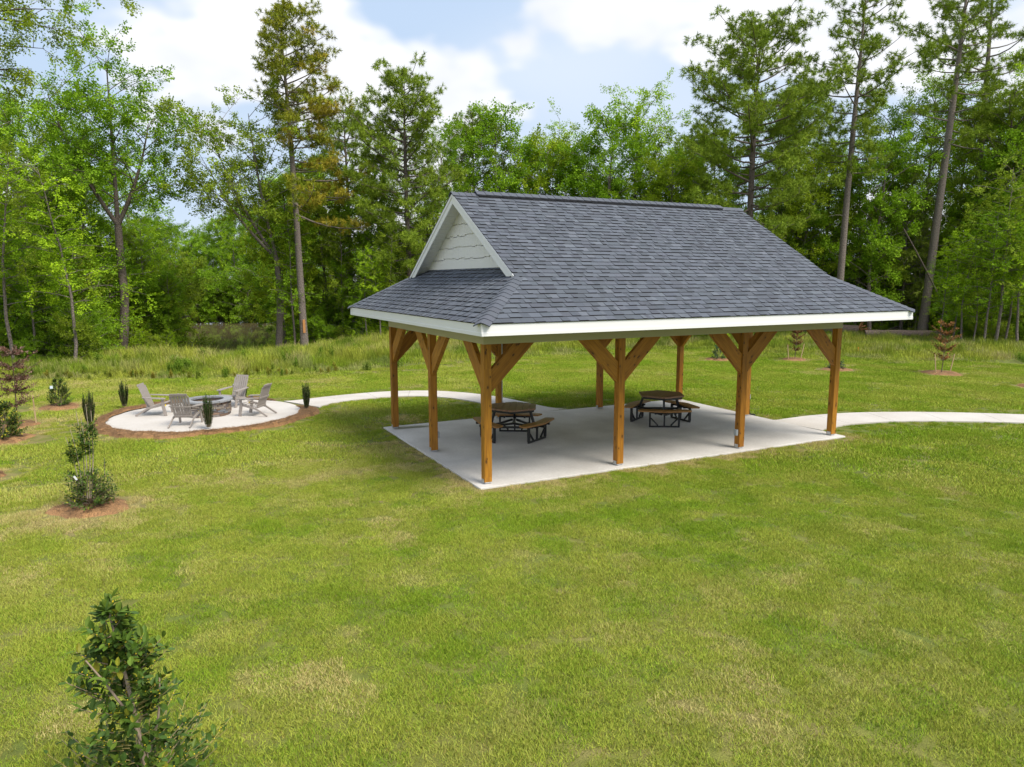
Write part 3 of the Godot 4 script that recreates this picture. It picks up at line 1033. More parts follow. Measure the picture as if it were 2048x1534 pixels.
func meadow() -> void:
	var low := []
	var tall := []
	for k in 4:
		low.append(tall_patch(110, 0.9, 0.36, 0.016, 200 + k, false))
		tall.append(tall_patch(120, 0.8, 0.95, 0.020, 220 + k, k % 2 == 0))
	var lows := []
	var talls := []
	var patchy := noise(0.22, 3, 61)
	var z := -8.0
	while z > -50.0:
		var x := -24.0
		while x < 50.0:
			var px := x + rng.randf_range(-0.25, 0.25)
			var pz := z + rng.randf_range(-0.25, 0.25)
			x += 0.5
			var b := bearing(px, pz)
			if b.x < -24.0 or b.x > 76.0:
				continue
			var past := b.y - lookup(MEADOW, b.x)
			var woods := b.y - lookup(TREELINE, b.x)
			if past < -1.6 or woods > 5.0 or pond_depth(px, pz) > 0.0:
				continue
			var n := patchy.get_noise_2d(px, pz)
			var bare := noise_mid.get_noise_2d(px * 0.5 + 40.0, pz * 0.9) + 0.18
			if past < 0.6 and (rng.randf() > 0.35 + past * 0.25 or (bare > 0.1 and b.x > -1.0 and b.x < 30.0)):
				continue
			var c := Color(0.215, 0.310, 0.024).lerp(Color(0.405, 0.435, 0.062), clampf(0.5 + n * 1.3, 0, 1))
			c = c.lerp(Color(0.13, 0.22, 0.022), clampf(1.6 * patchy.get_noise_2d(px * 1.5 - 30.0, pz * 1.5) + 0.05, 0, 0.85))
			c = c.lerp(Color(0.50, 0.42, 0.22), clampf(1.3 * patchy.get_noise_2d(px * 2.3 + 70.0, pz * 2.3) - 0.05, 0, 0.75))
			c = c.lerp(Color(0.13, 0.21, 0.025), smoothstep(-1.0, 2.0, woods) * 0.6)
			c *= rng.randf_range(0.85, 1.15)
			var rise := smoothstep(0.3, 3.5, past)
			# the tall stand by the pond; the rest is knee high
			var stand := exp(-pow((b.x - 6.0) / 11.0, 2.0)) * smoothstep(1.0, 4.0, past) * (1.0 - smoothstep(-0.55, -0.3, pond_depth(px, pz)))
			var y := height(px, pz)
			if rng.randf() < stand * 0.85 + 0.12 * rise:
				var s := rng.randf_range(0.55, 1.05) * (0.75 + 0.35 * n)
				talls.append([Transform3D(Basis(Vector3.UP, rng.randf() * TAU).scaled(Vector3(1, 1, 1) * maxf(s, 0.3)), Vector3(px, y, pz)), c])
			else:
				var s := lerpf(0.45, 1.4, rise) * rng.randf_range(0.7, 1.2) * (1.0 - 0.72 * smoothstep(-0.55, -0.2, pond_depth(px, pz)))
				lows.append([Transform3D(Basis(Vector3.UP, rng.randf() * TAU).scaled(Vector3(1, s, 1)), Vector3(px, y, pz)), c])
		z -= 0.5
	weeds(patchy)
	scatter("rough_grass", low, lows, M.blade, "knee-high rough grass between the lawn and the wood", "grass")
	scatter("tall_grass", tall, talls, M.blade, "tall feathery grass and weeds in front of the pond", "grass")


func weeds(patchy: FastNoiseLite) -> void:
	# leafy weeds standing in the rough grass: dark ones in the stand by the pond, yellowed ones along its front
	var meshes := []
	var leaf := kite_leaf(0.42)
	for k in 4:
		var r := RandomNumberGenerator.new()
		r.seed = 260 + k
		var f := Foliage.new()
		for s in 9:
			var a := r.randf() * TAU
			var d := r.randf() * 0.28
			var p := Vector3(cos(a) * d, -0.02, sin(a) * d)
			var q := p + Vector3(r.randf_range(-0.12, 0.12), r.randf_range(0.45, 0.85), r.randf_range(-0.12, 0.12))
			leafy_shoot(f, r, leaf, p.lerp(q, 0.1), q, 22, 0.16, [Color(1, 1, 1), Color(0.75, 0.78, 0.75), Color(1.25, 1.2, 1.1)], Color(1.6, 1.35, 1.2), 0.12)
		meshes.append(bare_mesh(f.v, f.c))
	var spots := []
	for i in 3000:
		var deg := rng.randf_range(-16.0, 70.0)
		var start := lookup(MEADOW, deg)
		var dist := start + rng.randf_range(-0.4, 9.0)
		var x := EYE.x + sin(deg_to_rad(deg)) * dist
		var z := EYE.z - cos(deg_to_rad(deg)) * dist
		if pond_depth(x, z) > -0.12 or dist > lookup(TREELINE, deg) + 1.5:
			continue
		var past := dist - start
		var n := patchy.get_noise_2d(x * 1.5 - 30.0, z * 1.5)
		var front: bool = past < 1.6 and past > 0.3 and deg > -9.0 and deg < 14.0
		var stand := exp(-pow((deg - 4.0) / 9.0, 2.0))
		if not (front and rng.randf() < 0.3) and rng.randf() > 0.30 * stand * smoothstep(-0.1, 0.3, n + 0.1) + 0.006:
			continue
		var c := Color(0.165, 0.265, 0.030) * rng.randf_range(0.8, 1.3)
		var s := rng.randf_range(0.4, 0.75)
		if front:
			c = Color(0.36, 0.31, 0.05).lerp(Color(0.16, 0.24, 0.03), rng.randf())
			s *= 0.6
		spots.append([Transform3D(Basis(Vector3.UP, rng.randf() * TAU).scaled(Vector3.ONE * s), Vector3(x, height(x, z), z)), c])
	scatter("weeds", meshes, spots, M.leaf, "dark leafy and yellowed weeds standing in the rough grass", "weeds")



# ---------------------------------------------------------------- pavilion

const EAVE_Y := 3.031
const RIDGE_Y := 5.536
const END_OUT := 0.463                             # roof past the slab's short sides
const SIDE_OUT := 1.147                            # roof past its long sides
const RIDGE_Z := -3.043
const GABLE_IN := 0.760                            # rake plane, in from the slab's end
const GABLE_WALL := 1.085
const BEAM_LOW := 2.573
const PITCH := (RIDGE_Y - EAVE_Y) / (SLAB.y * 0.5 + SIDE_OUT)


func post_xs() -> Array:
	return [0.24, 3.163, 6.41, 9.352]


func pavilion() -> void:
	var pav := thing("pavilion", "open timber picnic pavilion with grey shingle roof and white trim", "pavilion", Vector3.ZERO)
	# posts on metal standoffs
	var xs := post_xs()
	var spots := []
	for x in xs:
		spots.append(Vector2(x, -0.2425))
		spots.append(Vector2(x, -SLAB.y + 0.2425))
	spots.append(Vector2(xs[0], RIDGE_Z))
	spots.append(Vector2(xs[3], RIDGE_Z))
	var k := 0
	for p in spots:
		var me := Mesher.new()
		me.shift = Vector2(rng.randf(), rng.randf() * 3.0)
		me.box(Transform3D(Basis(), Vector3(0, (BEAM_LOW + 0.035) * 0.5, 0)), Vector3(0.152, BEAM_LOW - 0.035, 0.152), 0.006)
		var o := part("post", me.mesh(), M["timber_%d" % (k % 3)], pav, Vector3(p.x, 0, p.y))
		var b := Mesher.new()
		b.box(Transform3D(Basis(), Vector3(0, 0.028, 0)), Vector3(0.146, 0.012, 0.146), 0.002)
		b.box(Transform3D(Basis(), Vector3(-0.0795, 0.055, 0)), Vector3(0.005, 0.075, 0.10))
		b.box(Transform3D(Basis(), Vector3(0.0795, 0.055, 0)), Vector3(0.005, 0.075, 0.10))
		b.box(Transform3D(Basis(), Vector3(0, 0.0125, 0)), Vector3(0.10, 0.019, 0.10))
		part("post_base", b.mesh(), M.zinc, o)
		k += 1
	# braces, two to a post along the beams
	var beams := [[Vector3(1, 0, 0), -0.2425], [Vector3(1, 0, 0), -SLAB.y + 0.2425]]
	for row in beams:
		for i in 4:
			for s in [-1.0, 1.0]:
				if (i == 0 and s < 0) or (i == 3 and s > 0):
					continue
				brace(pav, Vector3(xs[i], 0, row[1]), Vector3(s, 0, 0))
	for x in [xs[0], xs[3]]:
		for zz in [[-0.2425, -1.0], [RIDGE_Z, 1.0], [RIDGE_Z, -1.0], [-SLAB.y + 0.2425, 1.0]]:
			brace(pav, Vector3(x, 0, zz[0]), Vector3(0, 0, zz[1]))
	# wrapped beams over the posts
	var hb := EAVE_Y - 0.205 - BEAM_LOW
	for z in [-0.2425, -SLAB.y + 0.2425]:
		var me := Mesher.new()
		me.box(Transform3D(Basis(), Vector3(SLAB.x * 0.5 + 0.013, BEAM_LOW + hb * 0.5, z)), Vector3(xs[3] - xs[0] + 0.165, hb, 0.165), 0.004)
		part("beam", me.mesh(), M.cream, pav)
	for x in [xs[0], xs[3]]:
		var me := Mesher.new()
		me.box(Transform3D(Basis(), Vector3(x, BEAM_LOW + hb * 0.5, RIDGE_Z)), Vector3(0.163, hb - 0.004, SLAB.y - 0.485 - 0.168), 0.004)
		part("beam", me.mesh(), M.cream, pav)
	# soffit and ceiling
	var so := Mesher.new()
	so.box(Transform3D(Basis(), Vector3(SLAB.x * 0.5, EAVE_Y - 0.190, RIDGE_Z)), Vector3(SLAB.x + END_OUT * 2 - 0.05, 0.022, SLAB.y + SIDE_OUT * 2 - 0.05))
	part("soffit", so.mesh(), M.cream, pav)
	# fascia: a board, a lower bead and a drip edge on each side
	var x0 := -END_OUT
	var x1 := SLAB.x + END_OUT
	var z0 := SIDE_OUT
	var z1 := -SLAB.y - SIDE_OUT
	for side in [[Vector3(x0, 0, z0), Vector3(x1, 0, z0), Vector3(0, 0, 1)], [Vector3(x0, 0, z1), Vector3(x1, 0, z1), Vector3(0, 0, -1)], [Vector3(x0, 0, z0), Vector3(x0, 0, z1), Vector3(-1, 0, 0)], [Vector3(x1, 0, z0), Vector3(x1, 0, z1), Vector3(1, 0, 0)]]:
		var a: Vector3 = side[0]
		var b: Vector3 = side[1]
		var o: Vector3 = side[2]
		var in_by := (b - a).normalized() * (0.0 if absf(o.z) > 0.5 else 0.019)
		var me := Mesher.new()
		me.bar(a + in_by + Vector3(0, EAVE_Y - 0.108, 0) - o * 0.010, b - in_by + Vector3(0, EAVE_Y - 0.108, 0) - o * 0.010, 0.020, 0.188, Vector3.UP, 0.002)
		var f := part("fascia_board", me.mesh(), M.white_trim, pav)
		var bead := Mesher.new()
		bead.bar(a + in_by + Vector3(0, EAVE_Y - 0.174, 0) + o * 0.003, b - in_by + Vector3(0, EAVE_Y - 0.174, 0) + o * 0.003, 0.007, 0.060, Vector3.UP, 0.002)
		part("fascia_bead", bead.mesh(), M.white_trim, f)
		var drip := Mesher.new()
		drip.bar(a + Vector3(0, EAVE_Y - 0.008, 0) + o * 0.004, b + Vector3(0, EAVE_Y - 0.008, 0) + o * 0.004, 0.014, 0.010)
		part("drip_edge", drip.mesh(), M.white_trim, f)
	roof(pav)
	for s in [-1.0, 1.0]:
		gable(pav, s)
	# outlet boxes on the inner faces of two posts, a conduit and a drain hose
	for p in [Vector3(xs[0] + 0.10, 0.36, RIDGE_Z), Vector3(xs[2] - 0.10, 0.36, -0.2425), Vector3(xs[3] + 0.10, 0.52, RIDGE_Z)]:
		var me := Mesher.new()
		me.box(Transform3D(), Vector3(0.055, 0.135, 0.085), 0.006)
		me.box(Transform3D(Basis(), Vector3(0.030 * signf(p.x - 4.0) * (1.0 if p.x > 9.0 else -1.0), 0, 0)), Vector3(0.012, 0.115, 0.07), 0.003)
		part("outlet_box", me.mesh(), M.grey_box, pav, p)
	var pipe := Mesher.new()
	for x in [xs[1] + 0.05]:
		pipe.tube(PackedVector3Array([Vector3(x, 0.0, -SLAB.y + 0.335), Vector3(x, BEAM_LOW, -SLAB.y + 0.335)]), PackedFloat32Array([0.011, 0.011]), 8)
	part("conduit", pipe.mesh(), M.zinc, pav)
	var hose := Mesher.new()
	var hp := PackedVector3Array([Vector3(xs[3] + 0.10, 0.45, RIDGE_Z + 0.03), Vector3(xs[3] + 0.10, 0.15, RIDGE_Z + 0.03), Vector3(xs[3] + 0.13, 0.05, RIDGE_Z + 0.03), Vector3(xs[3] + 0.22, 0.02, RIDGE_Z + 0.02), Vector3(xs[3] + 0.36, -0.01, RIDGE_Z)])
	hose.tube(hp, PackedFloat32Array([0.018, 0.018, 0.02, 0.02, 0.02]), 8, true)
	part("drain_hose", hose.mesh(), M.black_steel, pav)


func brace(pav: Node, foot: Vector3, along: Vector3) -> void:
	# a 45 degree board from the post to the beam, its ends cut plumb and level
	var a := 0.076                                   # post face
	var reach := 0.89
	var face := 0.42                                # length of each cut
	var poly := PackedVector2Array([Vector2(a, BEAM_LOW - reach), Vector2(a + reach, BEAM_LOW), Vector2(a + reach - face, BEAM_LOW), Vector2(a, BEAM_LOW - reach + face)])
	var me := Mesher.new()
	me.shift = Vector2(rng.randf(), rng.randf() * 3.0)
	var t := Transform3D(Basis(along, Vector3.UP, along.cross(Vector3.UP)), Vector3.ZERO)
	t.origin = foot - t.basis.z * 0.045
	# uv runs along the board
	me.prism(poly, 0.09, t)
	for i in me.uv.size():
		var u := me.uv[i] - me.shift
		me.uv[i] = Vector2((u.x - u.y) * 0.7071, (u.x + u.y) * 0.7071) + me.shift
	part("brace", me.mesh(), M["timber_%d" % rng.randi_range(0, 2)], pav)


func shingle_color() -> Color:
	var k := rng.randf()
	var c := Color(0.126, 0.145, 0.178)
	if k < 0.22:
		c = Color(0.090, 0.104, 0.128)
	elif k < 0.50:
		c = Color(0.107, 0.123, 0.152)
	elif k > 0.90:
		c = Color(0.160, 0.182, 0.217)
	return c.lerp(Color(0.118, 0.135, 0.165), 0.2) * rng.randf_range(0.93, 1.07)


# one tab: a wedge that lies on the plane, thick at its butt. o: origin of the plane, e: along the eave, u: up the slope, nn: normal
func tab(me: Mesher, o: Vector3, e: Vector3, u: Vector3, nn: Vector3, lo: Array, hi: Array, s0: float, s1: float, thick: float) -> void:
	var a = o + e * lo[0] + u * s0 + nn * thick
	var b = o + e * lo[1] + u * s0 + nn * thick
	var d = o + e * hi[1] + u * s1 + nn * 0.0015
	var f = o + e * hi[0] + u * s1 + nn * 0.0015
	me.quad(a, b, d, f, Vector3.ZERO, nn)
	var a0 = a - nn * (thick + 0.004)
	var b0 = b - nn * (thick + 0.004)
	me.col = Color(0.030, 0.026, 0.024)             # cut asphalt edge
	me.quad(a, b, b0, a0, -u)
	me.tri(a, a0, f, -e)
	me.tri(b, b0, d, e)


func roof(pav: Node3D) -> void:
	var rise := Vector3(0, PITCH, 0)
	var deck := Mesher.new()
	deck.col = Color(0.07, 0.075, 0.09)
	var xm := SLAB.x * 0.5
	var half := SLAB.y * 0.5 + SIDE_OUT
	var slope_len := half * sqrt(1.0 + PITCH * PITCH)
	var unit := 1.0 / sqrt(1.0 + PITCH * PITCH)
	var hip_run := GABLE_IN + END_OUT
	# deck under the shingles: two long slopes and two ends
	for s in [1.0, -1.0]:
		var ez: float = RIDGE_Z + half * s
		var hz: float = RIDGE_Z + (half - hip_run) * s
		var hy := EAVE_Y + hip_run * PITCH
		var p := [Vector3(-END_OUT, EAVE_Y, ez), Vector3(SLAB.x + END_OUT, EAVE_Y, ez), Vector3(SLAB.x - GABLE_IN, hy, hz), Vector3(GABLE_IN, hy, hz), Vector3(SLAB.x - GABLE_IN, RIDGE_Y, RIDGE_Z), Vector3(GABLE_IN, RIDGE_Y, RIDGE_Z)]
		var nn := Vector3(0, 1, PITCH * s).normalized()
		deck.quad(p[0], p[1], p[2], p[3], nn)
		deck.quad(p[3], p[2], p[4], p[5], nn)
	var wall_run := GABLE_WALL + END_OUT + 0.05
	for s in [-1.0, 1.0]:
		var ex := -END_OUT if s < 0 else SLAB.x + END_OUT
		var wx: float = ex - s * wall_run
		var wy := EAVE_Y + wall_run * PITCH
		deck.quad(Vector3(ex, EAVE_Y, RIDGE_Z + half), Vector3(ex, EAVE_Y, RIDGE_Z - half), Vector3(wx, wy, RIDGE_Z - half + wall_run), Vector3(wx, wy, RIDGE_Z + half - wall_run), Vector3(PITCH * s, 1, 0).normalized())
	var rf := part("roof", deck.mesh(), M.shingle, pav)
	var rest := Mesher.new()
	var shown := 0
	var expo := 0.1435
	var planes := []
	# origin at the eave's middle, along the eave, up the slope, half length at the eave
	planes.append({"o": Vector3(xm, EAVE_Y, RIDGE_Z + half), "e": Vector3(1, 0, 0), "u": Vector3(0, PITCH, -1) * unit, "w": xm + END_OUT, "len": slope_len, "stop": hip_run / unit, "keep": xm - GABLE_IN})
	planes.append({"o": Vector3(xm, EAVE_Y, RIDGE_Z - half), "e": Vector3(-1, 0, 0), "u": Vector3(0, PITCH, 1) * unit, "w": xm + END_OUT, "len": slope_len, "stop": hip_run / unit, "keep": xm - GABLE_IN})
	planes.append({"o": Vector3(-END_OUT, EAVE_Y, RIDGE_Z), "e": Vector3(0, 0, 1), "u": Vector3(1, PITCH, 0) * unit, "w": half, "len": (wall_run - 0.02) / unit, "stop": 99.0, "keep": 0.0})
	planes.append({"o": Vector3(SLAB.x + END_OUT, EAVE_Y, RIDGE_Z), "e": Vector3(0, 0, -1), "u": Vector3(-1, PITCH, 0) * unit, "w": half, "len": (wall_run - 0.02) / unit, "stop": 99.0, "keep": 0.0})
	for pi in planes.size():
		var pl: Dictionary = planes[pi]
		var o: Vector3 = pl.o
		var e: Vector3 = pl.e
		var u: Vector3 = pl.u
		var nn := e.cross(u).normalized()
		if nn.y < 0.0:
			nn = -nn
		var bound := func(s: float) -> float:
			return pl.keep + 0.012 if s > pl.stop else pl.w - s * unit
		var s0 := -0.018
		while s0 < pl.len - 0.03:
			var s1 := minf(s0 + expo + 0.012, pl.len)
			var w0: float = bound.call(maxf(s0, 0.0))
			var w1: float = bound.call(s1)
			if s0 < pl.stop and s1 > pl.stop:
				w1 = w0 if w0 < pl.keep else pl.keep
			var x := -w0 - rng.randf() * 0.2
			var thick_next := rng.randf() < 0.5
			while x < w0:
				var wide: float = [0.085, 0.12, 0.155, 0.19, 0.24][rng.randi_range(0, 4)] * rng.randf_range(0.9, 1.1)
				var lo := [clampf(x + 0.001, -w0, w0), clampf(x + wide - 0.001, -w0, w0)]
				var hi := [clampf(x + 0.001, -w1, w1), clampf(x + wide - 0.001, -w1, w1)]
				var thick := 0.022 if thick_next else 0.012
				x += wide
				thick_next = not thick_next if rng.randf() < 0.85 else thick_next
				if lo[1] - lo[0] < 0.004:
					continue
				var tint := shingle_color()
				# the shingles nearest the viewer are pieces of their own
				var own: bool = shown < 300 and lo[1] - lo[0] > 0.06 and ((pi == 0 and s0 < 1.05 and x < -1.5) or (pi == 2 and s0 < 0.6 and x > 0.0))
				var me := Mesher.new() if own else rest
				me.col = tint
				tab(me, o, e, u, nn, lo, hi, s0, s1, thick)
				if own:
					shown += 1
					part("shingle", me.mesh(), M.shingle, rf)
			s0 += expo
	var r := part("shingle_field", rest.mesh(), M.shingle, rf)
	tag(r, "", "", "", "stuff")
	# caps over the four hips
	for sx in [-1.0, 1.0]:
		for sz in [-1.0, 1.0]:
			var a := Vector3(xm + sx * (xm + END_OUT), EAVE_Y, RIDGE_Z + sz * half)
			var b := Vector3(xm + sx * (xm - GABLE_IN), EAVE_Y + hip_run * PITCH, RIDGE_Z + sz * (half - hip_run))
			caps(rf, "hip_cap", a, b, Vector3(PITCH * sx, 1, 0).normalized(), Vector3(0, 1, PITCH * sz).normalized(), 0.145)
	caps(rf, "ridge_cap", Vector3(GABLE_IN - 0.02, RIDGE_Y, RIDGE_Z), Vector3(1.32, RIDGE_Y, RIDGE_Z), Vector3(0, 1, PITCH).normalized(), Vector3(0, 1, -PITCH).normalized(), 0.145)
	caps(rf, "ridge_cap", Vector3(SLAB.x - GABLE_IN + 0.02, RIDGE_Y, RIDGE_Z), Vector3(SLAB.x - 1.45, RIDGE_Y, RIDGE_Z), Vector3(0, 1, PITCH).normalized(), Vector3(0, 1, -PITCH).normalized(), 0.145)
	# ridge vent: a dark slotted strip under its own caps
	var vent := Mesher.new()
	for s in [-1.0, 1.0]:
		var d := Vector3(0, -PITCH, s).normalized()
		var nn := Vector3(0, 1, PITCH * s).normalized()
		var m := Vector3(0, RIDGE_Y, RIDGE_Z) + d * 0.075 + nn * 0.022
		vent.bar(m + Vector3(1.32, 0, 0), m + Vector3(SLAB.x - 1.45, 0, 0), 0.16, 0.036, nn)
	var ro := part("ridge_vent", vent.mesh(), M.black_steel, rf)
	ro.set_meta("label", "dark vent strip raised along the ridge")
	caps(rf, "ridge_cap", Vector3(1.30, RIDGE_Y + 0.045, RIDGE_Z), Vector3(SLAB.x - 1.43, RIDGE_Y + 0.045, RIDGE_Z), Vector3(0, 1, PITCH).normalized(), Vector3(0, 1, -PITCH).normalized(), 0.19)


func caps(rf: Node, called: String, a: Vector3, b: Vector3, na: Vector3, nb: Vector3, every: float) -> void:
	var d := (b - a).normalized()
	var length := a.distance_to(b)
	var wide := 0.145
	var ea := d.cross(na)
	var eb := d.cross(nb)
	# each side's direction runs down its own plane
	if ea.y > 0.0:
		ea = -ea
	if eb.y > 0.0:
		eb = -eb
	var n := int(ceil(length / every))
	for k in n:
		var me := Mesher.new()
		me.col = shingle_color().lerp(Color(0.125, 0.138, 0.168), 0.6)
		var s0 := k * every - (0.02 if k == 0 else 0.0)
		var s1 := minf(s0 + every + 0.03, length + 0.02)
		var up := (na + nb).normalized()
		var p0 := a + d * s0 + up * 0.030
		var p1 := a + d * s1 + up * 0.018
		for side in [[ea, na], [eb, nb]]:
			var q0: Vector3 = a + d * s0 + side[0] * wide + side[1] * 0.022
			var q1: Vector3 = a + d * s1 + side[0] * wide + side[1] * 0.012
			# a rounded crest: one facet near the line, one down the slope
			var m0: Vector3 = p0.lerp(q0, 0.35) + side[1] * 0.006
			var m1: Vector3 = p1.lerp(q1, 0.35) + side[1] * 0.006
			me.quad(p0, m0, m1, p1, (side[1] + up).normalized())
			me.quad(m0, q0, q1, m1, side[1])
			me.quad(p0, m0, m0 - side[1] * 0.016, p0 - up * 0.016, -d)
			me.quad(m0, q0, q0 - side[1] * 0.016, m0 - side[1] * 0.016, -d)
			me.quad(q0, q1, q1 - side[1] * 0.02, q0 - side[1] * 0.02, side[0])
		part(called, me.mesh(), M.shingle, rf)


func gable(pav: Node3D, s: float) -> void:
	# s = -1: the end near x = 0. Work in a frame whose +x points out of the gable.
	var rx := GABLE_IN if s < 0 else SLAB.x - GABLE_IN
	var wx := GABLE_WALL if s < 0 else SLAB.x - GABLE_WALL
	var out := Vector3(s, 0, 0)
	var half := SLAB.y * 0.5 + SIDE_OUT
	var foot_run := half - (GABLE_IN + END_OUT)       # half width of the rake at its foot
	var hy := EAVE_Y + (GABLE_IN + END_OUT) * PITCH
	# wall, then shakes hung on it in staggered courses
	var wall_low := EAVE_Y + (GABLE_WALL + END_OUT) * PITCH - 0.03
	var wall_half := (RIDGE_Y - wall_low) / PITCH
	var wall := Mesher.new()
	var basis := Basis(Vector3(0, 0, -s), Vector3.UP, Vector3(s, 0, 0))   # local x along the wall, z outwards
	var t := Transform3D(basis, Vector3(wx - s * 0.03, 0, RIDGE_Z))
	wall.prism(PackedVector2Array([Vector2(-wall_half, wall_low), Vector2(wall_half, wall_low), Vector2(0, RIDGE_Y - 0.02)]), 0.03, t)
	var w := part("gable_wall", wall.mesh(), M.siding, pav)
	var tri := PackedVector2Array([Vector2(-wall_half + 0.16, wall_low + 0.02), Vector2(wall_half - 0.16, wall_low + 0.02), Vector2(0, RIDGE_Y - 0.13)])
	var row_h := 0.245
	for row in 6:
		var y := wall_low + 0.03 + row * row_h
		var x := -wall_half + 0.05 + rng.randf() * 0.1
		while x < wall_half:
			var wide := rng.randf_range(0.11, 0.23)
			var drop: float = [0.0, 0.012, 0.045][rng.randi_range(0, 2)] if row > 0 else 0.0
			var cell := PackedVector2Array([Vector2(x + 0.002, y - drop), Vector2(x + wide - 0.002, y - drop), Vector2(x + wide - 0.002, y + row_h - 0.032), Vector2(x + 0.002, y + row_h - 0.032)])
			x += wide
			for piece in Geometry2D.intersect_polygons(cell, tri):
				if absf(area2(piece)) < 0.0008:
					continue
				var me := Mesher.new()
				me.prism(piece, 0.024, Transform3D(basis.rotated(Vector3(0, 0, 1), 0.0), Vector3(wx + s * 0.004, 0, RIDGE_Z)))
				part("shake", me.mesh(), M.siding, w)
	# frieze boards under the slope against the wall
	for zs in [-1.0, 1.0]:
		var d := Vector3(0, -PITCH, zs).normalized()
		var nn := Vector3(0, 1, PITCH * zs).normalized()
		var fl := wall_half * sqrt(1.0 + PITCH * PITCH) - 0.04
		var me := Mesher.new()
		var p := Vector3(wx + s * 0.022, RIDGE_Y, RIDGE_Z) - nn * 0.085
		me.bar(p + d * 0.06, p + d * fl, 0.03, 0.09, nn, 0.003)
		part("frieze_board", me.mesh(), M.white_trim, pav)
		# rake board with a raised outer mould
		var rl := foot_run * sqrt(1.0 + PITCH * PITCH)
		var rb := Mesher.new()
		var c := Vector3(rx, RIDGE_Y, RIDGE_Z)
		# plumb-cut at the peak and level at the foot: a prism in the plane of the gable
		var dw := 0.185
		var dv := dw * sqrt(1.0 + PITCH * PITCH)
		var foot := Vector2(-zs * s * foot_run, hy)
		var poly := PackedVector2Array([Vector2(0, RIDGE_Y - 0.004), Vector2(0, RIDGE_Y - 0.004 - dv), Vector2(foot.x - (-zs * s) * dw * 0.62, hy - 0.004 - dv + dw * 0.62 * PITCH), Vector2(foot.x, hy - 0.05), Vector2(foot.x, hy - 0.004)])
		rb.prism(poly, 0.026, Transform3D(basis, Vector3(rx - s * 0.026, 0, RIDGE_Z)))
		var r := part("rake_board", rb.mesh(), M.white_trim, pav)
		var mould := Mesher.new()
		var mp := c - nn * 0.040 + out * 0.008
		mould.bar(mp + d * 0.03, mp + d * (rl - 0.015), 0.016, 0.062, nn, 0.003)
		part("rake_mould", mould.mesh(), M.white_trim, r)
		# soffit under the overhang, in narrow panels with open joints
		var so := Node3D.new()
		so.name = "gable_soffit"
		pav.add_child(so, true)
		var depth := absf(wx - rx) - 0.03
		var q := 0.14
		while q < rl - 0.12:
			var pm := Mesher.new()
			var pc := Vector3((wx + rx) * 0.5, RIDGE_Y, RIDGE_Z) - nn * 0.130 + d * (q + 0.047)
			pm.box(Transform3D(Basis(Vector3(1, 0, 0), nn, Vector3(1, 0, 0).cross(nn)), pc), Vector3(depth, 0.012, 0.094), 0.003)
			part("soffit_panel", pm.mesh(), M.siding, so)
			q += 0.1


func area2(p: PackedVector2Array) -> float:
	var a := 0.0
	for i in p.size():
		a += p[i].cross(p[(i + 1) % p.size()])
	return a * 0.5


# ---------------------------------------------------------------- tables, chairs, fire pit

func board(poly: PackedVector2Array, y: float, thick: float) -> ArrayMesh:   # a level board; poly in x, z
	var me := Mesher.new()
	me.shift = Vector2(rng.randf(), rng.randf())
	var flat := PackedVector2Array()
	for p in poly:
		flat.append(Vector2(p.x, -p.y))
	me.prism(flat, thick, Transform3D(Basis(Vector3(1, 0, 0), Vector3(0, 0, -1), Vector3(0, 1, 0)), Vector3(0, y, 0)))
	return me.mesh()


